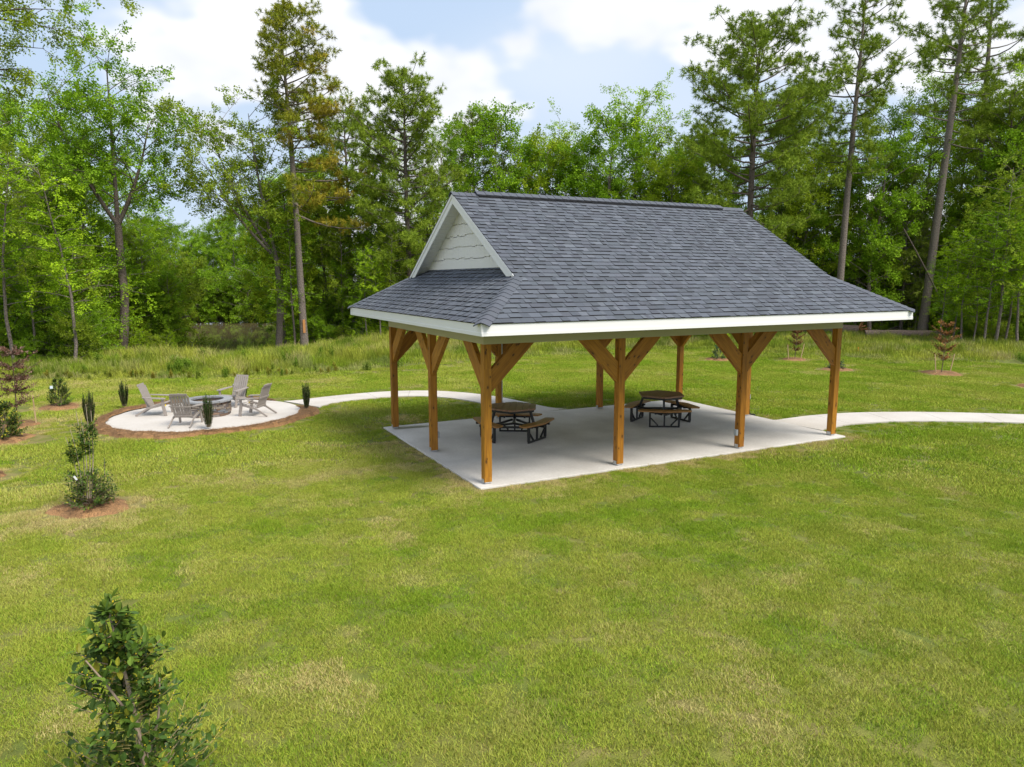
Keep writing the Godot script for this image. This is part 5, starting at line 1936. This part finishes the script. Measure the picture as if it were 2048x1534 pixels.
func columnar(o: Node3D, sd: int) -> void:
	var r := RandomNumberGenerator.new()
	r.seed = sd
	var f := Foliage.new()
	var st := Mesher.new()
	st.col = Color(0.14, 0.11, 0.07)
	var kt := kite_leaf(0.6)
	for i in 34:
		var a := r.randf() * TAU
		var d := sqrt(r.randf())
		var p := Vector3(cos(a) * d * 0.05, 0.05, sin(a) * d * 0.05)
		var q := Vector3(cos(a) * d * 0.135, lerpf(0.83, 0.60, d * d) * r.randf_range(0.74, 1.16), sin(a) * d * 0.135)
		st.tube(bend(p, q, Vector3(cos(a), 0, sin(a)) * 0.02, 2), taper(0.005, 0.002, 3), 4)
		leafy_shoot(f, r, kt, p.lerp(q, 0.12), q, 90, 0.036, [Color(0.030, 0.070, 0.012), Color(0.045, 0.095, 0.016), Color(0.065, 0.120, 0.020)], Color(0.10, 0.15, 0.03), 0.05)
	part("stem", st.mesh(), M.plain, o)
	part("foliage", bare_mesh(f.v, f.c), M.gloss_leaf, o)


# ---------------------------------------------------------------- the wood

var twigs := {}                                    # name -> [shape, shape ...]


func make_twig(sd: int, n: int, length: float, size: float, wide: float, flat: float) -> PackedVector3Array:
	var r := RandomNumberGenerator.new()
	r.seed = sd
	var out := PackedVector3Array()
	var leaf := kite_leaf(wide)
	for i in n:
		var k := (i + 0.5) / n
		var a := i * 2.4 + r.randf()
		var o := Vector3(cos(a), sin(a) * flat, 0)
		var p := Vector3(0, 0, k * length) + o * length * 0.10 + around(r) * length * 0.14 * Vector3(1, flat, 1)
		var dir := o * 0.8 + Vector3(0, -0.12, 0.6) + around(r) * 0.35
		out.append_array(aim(dir, Vector3.UP + around(r) * 0.7, size * r.randf_range(0.7, 1.25), p) * leaf)
	return out


func make_tuft(sd: int, n: int, length: float, wide: float) -> PackedVector3Array:   # a brush of pine needles along +z
	var r := RandomNumberGenerator.new()
	r.seed = sd
	var out := PackedVector3Array()
	for i in n:
		var a := r.randf() * TAU
		var k := r.randf()
		var d := (around(r) * 1.0 + Vector3(0, 0, 0.55)).normalized()
		var p := Vector3(0, 0, (k - 0.3) * length * 0.5)
		var s := d.cross(around(r)).normalized() * wide * 0.5
		out.append_array(PackedVector3Array([p - s, p + s, p + d * length * r.randf_range(0.7, 1.1)]))
	return out


func tints(shape: PackedVector3Array, per: int, sd: int, shades: Array, spread: float) -> Array:
	# six colourings of a twig, one colour to a leaf
	var r := RandomNumberGenerator.new()
	r.seed = sd
	var out := []
	for k in 6:
		var c := PackedColorArray()
		var base: Color = shades[k % shades.size()]
		for i in shape.size() / per:
			var col := base.lerp(shades[r.randi_range(0, shades.size() - 1)], 0.35) * r.randf_range(1.0 - spread, 1.0 + spread)
			for j in per:
				c.append(col)
		out.append(c)
	return out


func prepare_twigs() -> void:
	twigs.broad = []
	twigs.fine = []
	twigs.flat = []
	twigs.tuft = []
	for k in 4:
		twigs.broad.append(make_twig(300 + k, 36, 0.75, 0.130, 0.75, 0.8))
		twigs.fine.append(make_twig(310 + k, 38, 0.64, 0.102, 0.62, 0.7))
		twigs.flat.append(make_twig(320 + k, 26, 0.70, 0.12, 0.6, 0.25))
		twigs.tuft.append(make_tuft(330 + k, 26, 0.25, 0.028))


func limb_at(line: PackedVector3Array, k: float) -> Vector3:
	var f := clampf(k, 0.0, 0.9999) * (line.size() - 1)
	return line[int(f)].lerp(line[int(f) + 1], f - int(f))


# A hardwood: p holds tall, base (crown base share), wide (crown radius), limbs, sprays, shades, bark, kind of twig, and so on
func hardwood(o: Node3D, sd: int, p: Dictionary) -> void:
	var r := RandomNumberGenerator.new()
	r.seed = sd
	var st := Mesher.new()
	st.col = p.bark
	var f := Foliage.new()
	var shapes: Array = twigs[p.twig]
	var cols := []
	for k in shapes.size():
		cols.append(tints(shapes[k], 6, sd * 10 + k, p.shades, 0.22))
	var tall: float = p.tall
	var lean: Vector3 = p.get("lean", Vector3.ZERO)
	var stems := []
	var trunk := PackedVector3Array()
	var wob := Vector3(r.randf_range(-1, 1), 0, r.randf_range(-1, 1)) * tall * 0.02
	for k in 9:
		var t := k / 8.0
		trunk.append(Vector3(0, tall * t - 0.12, 0) + lean * t * t + wob * sin(t * 5.0) + Vector3(r.randf_range(-1, 1), 0, r.randf_range(-1, 1)) * tall * 0.006)
	if p.has("fork"):                                # the trunk divides: two leaders
		var cut: float = p.fork
		var at := limb_at(trunk, cut)
		var low := PackedVector3Array()
		for k in 5:
			low.append(limb_at(trunk, cut * k / 4.0))
		st.tube(low, taper(p.girth, p.girth * 0.72, 5), 9)
		for s in p.leaders:
			var q: Vector3 = s
			stems.append([bend(at, q, Vector3(q.x - at.x, 0, q.z - at.z) * 0.12, 7), p.girth * 0.52])
	else:
		stems.append([trunk, p.girth])
	for s in stems:
		var line: PackedVector3Array = s[0]
		st.tube(line, taper(s[1], s[1] * 0.16, line.size()), 8)
	var count: int = p.limbs
	for i in count:
		var s: Array = stems[i % stems.size()]
		var line: PackedVector3Array = s[0]
		var lo: float = p.base if not p.has("fork") else 0.12
		var k := lerpf(lo, 0.985, pow((i + r.randf()) / count, 0.9))
		var a := i * 2.4 + r.randf() * 0.9
		var from := limb_at(line, k)
		var share = (from.y / tall - p.base) / (1.0 - p.base)
		var round_ := sqrt(maxf(0.03, 1.0 - pow((share - p.get("fat", 0.35)) / (1.12 - p.get("fat", 0.35) if share > p.get("fat", 0.35) else p.get("fat", 0.35) + 0.35), 2.0)))
		var reach: float = p.wide * round_ * r.randf_range(0.55, 1.15)
		var rise: float = p.rise * r.randf_range(0.5, 1.3) * (0.7 + share * 0.8)
		var q := from + Vector3(cos(a) * reach, reach * rise, sin(a) * reach)
		q += lean * 0.08
		var limb := bend(from, q, Vector3(0, -reach * p.get("arch", -0.06), 0) + around(r) * reach * 0.05, 5)
		st.tube(limb, taper(maxf(0.016, s[1] * 0.34 * (1.0 - k * 0.55)), 0.008, 6), 5)
		var subs := maxi(3, int(p.sprays * (0.5 + reach / p.wide * 0.6)))
		for j in subs:
			var kk := lerpf(0.28, 1.0, (j + r.randf()) / subs)
			var at := limb_at(limb, kk)
			var d := (limb_at(limb, kk + 0.1) - limb_at(limb, kk - 0.1)).normalized()
			var off := (around(r) * Vector3(1, 0.65, 1) + d * 0.5).normalized()
			var long: float = p.sub * r.randf_range(0.5, 1.2)
			var end := at + off * long
			st.tube(PackedVector3Array([at, end]), PackedFloat32Array([0.010, 0.004]), 3)
			for q2 in p.get("per", 3):
				var tp := at.lerp(end, r.randf_range(0.25, 1.0))
				var td := (off + around(r) * 0.8 + Vector3(0, p.get("droop", -0.1), 0)).normalized()
				var n := r.randi_range(0, shapes.size() - 1)
				f.put_tinted(shapes[n], aim(td, Vector3.UP + around(r) * 0.35, p.leaf * r.randf_range(0.75, 1.2), tp), cols[n][r.randi_range(0, 5)])
	part("trunk", st.mesh(), M.bark, o)
	part("crown", bare_mesh(f.v, f.c), M.leaf, o)


func pine(o: Node3D, sd: int, p: Dictionary) -> void:
	var r := RandomNumberGenerator.new()
	r.seed = sd
	var st := Mesher.new()
	st.col = p.bark
	var f := Foliage.new()
	var shapes: Array = twigs.tuft
	var cols := []
	for k in shapes.size():
		cols.append(tints(shapes[k], 3, sd * 10 + k, p.shades, 0.2))
	var gold := []
	if p.has("gold"):
		for k in shapes.size():
			gold.append(tints(shapes[k], 3, sd * 10 + 5 + k, p.gold, 0.2))
	var tall: float = p.tall
	var lean: Vector3 = p.get("lean", Vector3.ZERO)
	var trunk := PackedVector3Array()
	for k in 11:
		var t := k / 10.0
		trunk.append(Vector3(0, tall * t - 0.12, 0) + lean * t + Vector3(sin(t * 4.0 + sd) * 0.1, 0, cos(t * 3.0 + sd) * 0.1) * t)
	var radii := PackedFloat32Array()
	for k in 11:
		var t := k / 10.0
		radii.append(p.girth * (lerpf(1.0, 0.62, t / 0.6) if t < 0.6 else lerpf(0.62, 0.07, (t - 0.6) / 0.4)) * (1.18 if k == 0 else 1.0))
	st.tube(trunk, radii, 10)
	for i in p.get("stubs", 5):                       # dead snags below the crown
		var k := lerpf(p.base * 0.45, p.base, r.randf())
		var at := limb_at(trunk, k)
		var a := r.randf() * TAU
		var l := r.randf_range(0.4, 1.3)
		st.tube(bend(at, at + Vector3(cos(a) * l, r.randf_range(-0.3, 0.2) * l, sin(a) * l), Vector3(0, 0.06, 0), 3), taper(0.022, 0.008, 4), 4)
	var count: int = p.limbs
	for i in count:
		var share := pow((i + r.randf()) / count, p.get("bunch", 0.9))
		var a := i * 2.4 + r.randf_range(-0.7, 0.7)
		var side := cos(a - p.get("heavy", 0.0))
		var len_: float = p.wide * p.outline.call(share) * r.randf_range(0.5, 1.12) * (1.0 + p.get("bias", 0.0) * side)
		if len_ < 0.25 or (gold.size() and side < 0.05 and share < 0.40):
			continue
		var from := limb_at(trunk, lerpf(p.base, 0.985, share))
		var rise: float = lerpf(p.get("low_rise", 0.0), p.get("high_rise", 0.8), share) + r.randf_range(-0.18, 0.24)
		var q := from + Vector3(cos(a) * len_, len_ * rise, sin(a) * len_)
		var limb := bend(from, q, Vector3(0, -len_ * r.randf_range(0.03, 0.12), 0) + around(r) * len_ * 0.05, 5)
		st.tube(limb, taper(0.016 + 0.010 * len_ + p.girth * 0.06 * (1.0 - share), 0.010, 6), 5)
		var clumps := maxi(1, int(len_ * p.get("dense", 1.7) + r.randf()))
		for j in clumps:
			var kk := lerpf(p.get("inner", 0.4), 1.02, (j + r.randf()) / clumps)
			var at := limb_at(limb, kk)
			var mid := at + around(r) * Vector3(0.42, 0.25, 0.42) + Vector3(0, 0.12, 0)
			var rad: float = r.randf_range(0.26, 0.50) * p.get("clump", 1.0)
			st.tube(PackedVector3Array([at, mid]), PackedFloat32Array([0.012, 0.007]), 3)
			var set_: Array = cols
			if gold.size() and r.randf() < clampf((side * kk * 1.5) * (1.1 - share * 1.4), 0.0, 0.9):
				set_ = gold
			var tone := r.randi_range(0, 5)
			for u in int(lerpf(6.0, 15.0, (rad - 0.26) / 0.24)):
				var oo := around(r) * pow(r.randf(), 0.4) * rad * Vector3(1, 0.62, 1)
				var w := r.randi_range(0, shapes.size() - 1)
				f.put_tinted(shapes[w], aim(oo + Vector3(0, 0.25 * rad, 0) + around(r) * 0.1, Vector3.UP, p.leaf * r.randf_range(0.8, 1.2), mid + oo), set_[w][tone if r.randf() < 0.6 else r.randi_range(0, 5)])
	for k in 8:
		var td := (Vector3.UP + around(r) * 0.7).normalized()
		f.put_tinted(shapes[k % 4], aim(td, Vector3.RIGHT, p.leaf, limb_at(trunk, 1.0) + around(r) * 0.12), cols[k % 4][k % 6])
	part("trunk", st.mesh(), M.bark, o)
	part("crown", bare_mesh(f.v, f.c), M.needle, o)


const GREEN := [Color(0.214, 0.374, 0.021), Color(0.288, 0.464, 0.029), Color(0.176, 0.318, 0.022)]
const FRESH := [Color(0.329, 0.514, 0.022), Color(0.426, 0.608, 0.029), Color(0.262, 0.430, 0.022)]
const DEEP := [Color(0.174, 0.317, 0.020), Color(0.249, 0.401, 0.026), Color(0.138, 0.253, 0.020)]
const OLIVE := [Color(0.253, 0.346, 0.029), Color(0.322, 0.418, 0.035), Color(0.195, 0.283, 0.029)]
const PINE := [Color(0.218, 0.311, 0.030), Color(0.271, 0.364, 0.036), Color(0.172, 0.258, 0.029)]
const PINE_WARM := [Color(0.246, 0.284, 0.025), Color(0.221, 0.277, 0.027), Color(0.296, 0.302, 0.030)]
const PINE_GOLD := [Color(0.362, 0.315, 0.033), Color(0.315, 0.289, 0.031), Color(0.420, 0.341, 0.046)]
const GREY_BARK := Color(1.45, 1.45, 1.4)
const DARK_BARK := Color(0.72, 0.69, 0.67)
const PALE_BARK := Color(2.9, 2.9, 2.7)
const PINE_BARK := Color(1.35, 1.2, 1.1)


func wood() -> void:
	prepare_twigs()
	var cone := func(s: float) -> float: return clampf(0.35 + s * 2.6, 0.0, 1.0) * pow(1.0 - s * 0.93, 0.72)
	var dome := func(s: float) -> float: return clampf(0.55 + s * 1.6, 0.0, 1.0) * sqrt(maxf(0.02, 1.0 - pow(s, 2.4)))
	var oval := func(s: float) -> float: return sqrt(maxf(0.02, 1.0 - pow((s - 0.42) / (0.60 if s > 0.42 else 0.75), 2.0)))
	var tuftd := func(s: float) -> float: return (0.78 + 0.22 * sin(s * 17.0)) * clampf(0.5 + s * 1.8, 0.0, 1.0) * sqrt(maxf(0.03, 1.0 - pow(s, 2.2)))
	var ragged := func(s: float) -> float: return (0.80 + 0.20 * sin(s * 11.0 + 0.5)) * pow(1.0 - s * 0.92, 0.42)
	# trees that stand out, each of its own build
	var o := thing("hardwood_tree", "tall dark-trunked tree that forks high up, left of the pond", "tree", Vector3(-6.8, height(-6.8, -32.4), -32.4))
	hardwood(o, 401, {"tall": 15.7, "base": 0.40, "wide": 3.3, "limbs": 44, "sprays": 9, "sub": 0.95, "leaf": 0.85, "rise": 0.55, "girth": 0.25, "bark": DARK_BARK, "shades": GREEN, "twig": "broad", "fork": 0.45, "leaders": [Vector3(-2.3, 13.2, 0.4), Vector3(0.35, 15.4, -0.3), Vector3(2.1, 12.2, 0.5)], "per": 3, "lean": Vector3(0.7, 0, 0)})
	o = thing("pine_tree", "tall lone pine with golden-brown lower boughs, its bare trunk scarred near the ground", "tree", Vector3(2.42, height(2.42, -29.8), -29.8))
	pine(o, 402, {"tall": 18.3, "base": 0.42, "wide": 3.7, "limbs": 88, "outline": ragged, "girth": 0.215, "bark": PINE_BARK, "shades": PINE_WARM, "gold": PINE_GOLD, "leaf": 1.0, "bias": 0.42, "heavy": 0.45, "dense": 1.85, "inner": 0.38, "low_rise": -0.08, "high_rise": 0.75, "lean": Vector3(-0.5, 0, 0.0)})
	var scar := Mesher.new()
	scar.col = Color(0.42, 0.20, 0.07)
	scar.box(Transform3D(Basis(Vector3.UP, 0.35), Vector3(-0.04, 1.45, 0.232)), Vector3(0.16, 0.75, 0.03), 0.012)
	part("bark_scar", scar.mesh(), M.plain, o)
	o = thing("hardwood_tree", "open-crowned tree arching out over the pond beside the lone pine", "tree", Vector3(1.24, height(1.24, -31.8), -31.8))
	hardwood(o, 403, {"tall": 13.6, "base": 0.45, "wide": 3.6, "limbs": 38, "sprays": 9, "sub": 0.9, "leaf": 0.82, "rise": 0.6, "girth": 0.20, "bark": GREY_BARK, "shades": OLIVE, "twig": "broad", "fork": 0.42, "leaders": [Vector3(-2.9, 12.6, -0.8), Vector3(-1.0, 13.4, 0.3), Vector3(-3.2, 10.4, 0.4)], "per": 3})
	o = thing("pine_tree", "full round-topped pine just behind the pavilion's gable", "tree", Vector3(8.34, height(8.34, -28.8), -28.8))
	pine(o, 404, {"tall": 14.8, "base": 0.22, "wide": 3.2, "limbs": 95, "outline": oval, "girth": 0.19, "bark": DARK_BARK, "shades": PINE, "leaf": 1.0, "dense": 1.7, "inner": 0.35, "low_rise": 0.05, "high_rise": 0.7})
	o = thing("pine_tree", "broad full-crowned pine rising right above the roof ridge", "tree", Vector3(25.2, height(25.2, -19.2), -19.2))
	pine(o, 405, {"tall": 17.2, "base": 0.33, "wide": 4.5, "limbs": 85, "outline": oval, "girth": 0.23, "bark": DARK_BARK, "shades": PINE, "leaf": 1.05, "dense": 1.6, "inner": 0.42, "low_rise": 0.0, "high_rise": 0.65, "clump": 1.1})
	o = thing("pine_tree", "tall straight pine with a clean trunk past the roof's far end", "tree", Vector3(31.6, height(31.6, -18.3), -18.3))
	pine(o, 406, {"tall": 21.0, "base": 0.47, "wide": 3.8, "limbs": 56, "outline": tuftd, "girth": 0.225, "bark": PINE_BARK, "shades": PINE, "leaf": 1.05, "dense": 1.5, "inner": 0.45, "low_rise": 0.02, "high_rise": 0.7, "clump": 1.05, "lean": Vector3(0.3, 0, 0.2)})
	o = thing("pine_tree", "slightly leaning tall pine, its trunk rising behind the fallen logs", "tree", Vector3(38.2, height(38.2, -17.3), -17.3))
	pine(o, 407, {"tall": 23.4, "base": 0.50, "wide": 4.3, "limbs": 46, "outline": tuftd, "girth": 0.28, "bark": PINE_BARK, "shades": PINE, "leaf": 1.1, "dense": 1.35, "inner": 0.5, "low_rise": -0.05, "high_rise": 0.6, "clump": 1.15, "lean": Vector3(1.0, 0, 0.5)})
	o = thing("pine_tree", "tall open pine farthest along the wood, its trunk half hidden below", "tree", Vector3(43.5, height(43.5, -17.9), -17.9))
	pine(o, 408, {"tall": 24.5, "base": 0.46, "wide": 4.8, "limbs": 42, "outline": tuftd, "girth": 0.27, "bark": PINE_BARK, "shades": PINE, "leaf": 1.1, "dense": 1.3, "inner": 0.52, "low_rise": 0.0, "high_rise": 0.55, "clump": 1.15})
	o = thing("hardwood_tree", "overhanging tree at the photo's upper corner, only its long boughs in view", "tree", Vector3(-10.7, height(-10.7, -17.4), -17.4))
	hardwood(o, 409, {"tall": 15.5, "base": 0.64, "wide": 5.0, "limbs": 34, "sprays": 12, "sub": 0.9, "leaf": 0.8, "rise": 0.14, "girth": 0.28, "bark": DARK_BARK, "shades": OLIVE, "twig": "fine", "per": 4, "droop": -0.25, "fat": 0.4})
	# kinds that repeat: 0-4 hardwoods, 5-7 saplings, 8 pine, 9 cedar
	var kinds := []
	var common := {"base": 0.16, "wide": 2.7, "limbs": 34, "sprays": 7, "sub": 0.85, "leaf": 0.88, "rise": 0.5, "girth": 0.14, "bark": GREY_BARK, "twig": "broad", "per": 4, "tall": 12.0}
	var shades := [GREEN, DEEP, OLIVE, FRESH, FRESH]
	var words := ["mid-green leafy tree", "deep green leafy tree", "olive-green leafy tree", "bright green leafy tree", "yellow-green leafy tree"]
	for k in 5:
		var p: Dictionary = common.duplicate()
		p.shades = shades[k]
		p.twig = "fine" if k % 2 else "broad"
		p.wide = [2.7, 2.4, 2.9, 2.5, 2.6][k]
		p.fat = [0.35, 0.3, 0.4, 0.3, 0.45][k]
		p.rise = [0.5, 0.7, 0.4, 0.65, 0.5][k]
		p.base = [0.14, 0.18, 0.12, 0.15, 0.2][k]
		if k == 4:
			p.shades = [Color(0.323, 0.435, 0.026), Color(0.390, 0.493, 0.033), Color(0.240, 0.348, 0.024)]
		kinds.append([hardwood, 420 + k, p, 12.0, words[k], "hardwood_tree"])
	for k in 3:
		kinds.append([hardwood, 430 + k, {"tall": 8.0, "base": 0.30, "wide": 1.55, "limbs": 26, "sprays": 5, "sub": 0.55, "leaf": 0.72, "rise": 0.22, "girth": 0.075, "bark": PALE_BARK, "shades": [OLIVE, FRESH, GREEN][k], "twig": "flat", "per": 3, "fat": 0.4, "lean": Vector3([0.3, -0.5, 0.15][k], 0, 0.1)}, 8.0, ["slender olive sapling", "slender light green sapling", "slender green sapling"][k], "sapling"])
	kinds.append([pine, 440, {"tall": 15.0, "base": 0.34, "wide": 2.9, "limbs": 62, "outline": oval, "girth": 0.17, "bark": DARK_BARK, "shades": PINE, "leaf": 1.0, "dense": 1.6, "inner": 0.4, "low_rise": 0.05}, 15.0, "dark green pine", "pine_tree"])
	var far: Dictionary = common.duplicate()
	far.merge({"shades": DEEP, "twig": "fine", "wide": 2.8, "fat": 0.4})
	kinds.append([pine, 441, {"tall": 7.0, "base": 0.08, "wide": 1.9, "limbs": 60, "outline": cone, "girth": 0.07, "bark": GREY_BARK, "shades": [Color(0.20, 0.28, 0.04), Color(0.25, 0.32, 0.045)], "leaf": 0.85, "dense": 1.9, "inner": 0.3, "low_rise": 0.2, "clump": 0.7}, 7.0, "young feathery pine", "pine_tree"])
	kinds.append([hardwood, 442, far, 12.0, "dense leafy tree", "hardwood_tree"])
	var first := {}
	var rr := RandomNumberGenerator.new()
	rr.seed = 77
	var alikes := {}
	for w in WOOD:
		var k: int = w[0]
		var kd: Array = kinds[k]
		var at := Vector3(w[1], height(w[1], w[2]) - 0.05, w[2])
		var size: float = w[3] / kd[3]
		var label: String = kd[4] + place_words(w[1], w[2])
		var node: Node3D
		var group: String = kd[4] + "s in the wood"
		if not first.has(k):
			var t := thing(kd[5], label, "tree", at, 0.0, group)
			kd[0].call(t, kd[1], kd[2])
			t.scale = Vector3.ONE * size
			first[k] = t
			node = t
		else:
			node = again(first[k], label, at, rr.randf() * TAU, size, group)
		alike(alikes, label, node)
	# brush along the wood's edge
	var brush := {}
	var bwords := ["leafy green bush", "dark green bush", "light green bush", "olive-green bush"]
	for b in BRUSH:
		var k: int = b[0]
		var at := Vector3(b[1], height(b[1], b[2]) - 0.03, b[2])
		var label: String = bwords[k] + place_words(b[1], b[2])
		if not brush.has(k):
			var t := thing("bush", label, "bush", at, 0.0, bwords[k] + "es along the edge of the wood")
			hardwood(t, 460 + k, {"tall": 3.0, "base": 0.02, "wide": 1.35, "limbs": 26, "sprays": 5, "sub": 0.5, "leaf": 0.62, "rise": 0.4, "girth": 0.04, "bark": GREY_BARK, "shades": [GREEN, DEEP, FRESH, OLIVE][k], "twig": ["broad", "fine", "flat", "broad"][k], "per": 3, "fat": 0.3})
			t.scale = Vector3.ONE * (b[3] / 3.0)
			brush[k] = t
			alike(alikes, label, t)
		else:
			alike(alikes, label, again(brush[k], label, at, rr.randf() * TAU, b[3] / 3.0, bwords[k] + "es along the edge of the wood"))
	# those of one look in one stretch are told apart by their order along the wood
	var order := ["leftmost", "second from left", "third from left", "fourth from left", "fifth from left", "sixth from left", "seventh from left", "eighth from left", "ninth from left", "tenth from left"]
	for label in alikes:
		var list: Array = alikes[label]
		if list.size() < 2:
			continue
		list.sort_custom(func(a: Node3D, b: Node3D) -> bool: return bearing(a.position.x, a.position.z).x < bearing(b.position.x, b.position.z).x)
		for i in list.size():
			list[i].set_meta("label", "%s, %s" % [label, order[i] if i < 10 else "rightmost" if i == list.size() - 1 else "%dth from left" % (i + 1)])


func alike(alikes: Dictionary, label: String, o: Node3D) -> void:
	if not alikes.has(label):
		alikes[label] = []
	alikes[label].append(o)


func place_words(x: float, z: float) -> String:
	var b := bearing(x, z)
	var deep := b.y - lookup(TREELINE, b.x)
	if b.y > 66.0 and b.x < 14.0:
		return " on the pond's far bank"
	var where := " in the wood left of the pond" if b.x < 2.0 else " by the pond's edge" if b.x < 9.0 else " between the lone pine and the gable" if b.x < 18.0 else " behind the gable end" if b.x < 27.0 else " behind the roof ridge" if b.x < 40.0 else " past the roof's far end" if b.x < 52.0 else " behind the fallen logs" if b.x < 60.0 else " at the wood's far right edge"
	return where + (", at the front" if deep < 3.0 else ", farther in" if deep > 10.0 else "")


func edge_things() -> void:
	# two fallen logs, the first torn open at its end
	var logs := [[Vector3(30.6, 0.44, -24.6), Vector3(35.6, 0.50, -19.9), 0.34, "fallen pine log with a splintered orange end, lying at the wood's edge"], [Vector3(34.2, 0.34, -18.3), Vector3(38.4, 0.36, -14.6), 0.29, "second fallen log in front of the splintered one, its bark intact"]]
	for l in logs:
		var o := thing("fallen_log", l[3], "log", (l[0] + l[1]) * 0.5, 0.0, "fallen logs at the wood's edge")
		var me := Mesher.new()
		me.col = Color(0.95, 0.86, 0.82)
		var girths := taper(l[2], l[2] * 0.85, 17)
		for k in 17:
			girths[k] *= rng.randf_range(0.93, 1.06)
		me.tube(bend(l[0] - o.position, l[1] - o.position, Vector3(0, 0.04, 0.06), 16), girths, 14, true)
		part("trunk", me.mesh(), M.bark, o)
		if l[2] > 0.30:
			for k in 9:
				var sp := Mesher.new()
				sp.col = Color(0.42, 0.20, 0.08) * rng.randf_range(0.7, 1.2)
				var d: Vector3 = (l[1] - l[0]).normalized()
				var p: Vector3 = l[1] - o.position - d * 0.05 + around(rng) * 0.16
				sp.bar(p, p + (d + around(rng) * 0.9 + Vector3(0, 0.5, 0)).normalized() * rng.randf_range(0.35, 0.8), 0.06, 0.03, Vector3(0.2, 1, 0.1))
				part("splinter", sp.mesh(), M.plain, o)
	# survey stake with an orange head
	var st := thing("survey_stake", "small survey stake with an orange painted head, on the far lawn", "stake", Vector3(26.5, GROUND_Y, -12.8))
	var a := Mesher.new()
	a.col = Color(0.35, 0.30, 0.22)
	a.box(Transform3D(Basis(), Vector3(0, 0.10, 0)), Vector3(0.045, 0.20, 0.02), 0.003)
	part("shaft", a.mesh(), M.plain, st)
	var h := Mesher.new()
	h.col = Color(0.85, 0.17, 0.02)
	h.box(Transform3D(Basis(), Vector3(0, 0.285, 0)), Vector3(0.05, 0.17, 0.024), 0.003)
	part("head", h.mesh(), M.plain, st)
	# pale boulder by the dirt band
	var rock := Mesher.new()
	rock.col = Color(0.62, 0.60, 0.56)
	var rings := []
	for j in 6:
		var ring := []
		for k in 10:
			var el := lerpf(-0.5, PI / 2, j / 5.0)
			var az := TAU * k / 10
			ring.append(Vector3(cos(az) * cos(el) * 0.24, sin(el) * 0.14, sin(az) * cos(el) * 0.17) * (1.0 + 0.18 * noise_fine.get_noise_3d(cos(az) * 0.6, el * 0.5, sin(az) * 0.6)))
		rings.append(ring)
	for j in 5:
		for k in 10:
			rock.quad(rings[j][k], rings[j][(k + 1) % 10], rings[j + 1][(k + 1) % 10], rings[j + 1][k], Vector3.ZERO, rings[j][k] + Vector3(0, 0.02, 0))
	var ro := part("boulder", rock.mesh(), M.stone, self, Vector3(-2.53, 0.02, -15.4))
	tag(ro, "pale boulder lying on the bare dirt behind the patio", "boulder")
	# a dead pole leaning in the wood
	var pole := Mesher.new()
	pole.col = DARK_BARK
	pole.tube(bend(Vector3.ZERO, Vector3(-4.2, 6.6, -1.2), Vector3(0.1, 0.1, 0), 5), taper(0.065, 0.03, 6), 7)
	var po := thing("dead_trunk", "thin dead trunk leaning across the tall pine behind the logs", "dead tree", Vector3(38.9, height(38.9, -15.4), -15.4))
	part("trunk", pole.mesh(), M.bark, po)
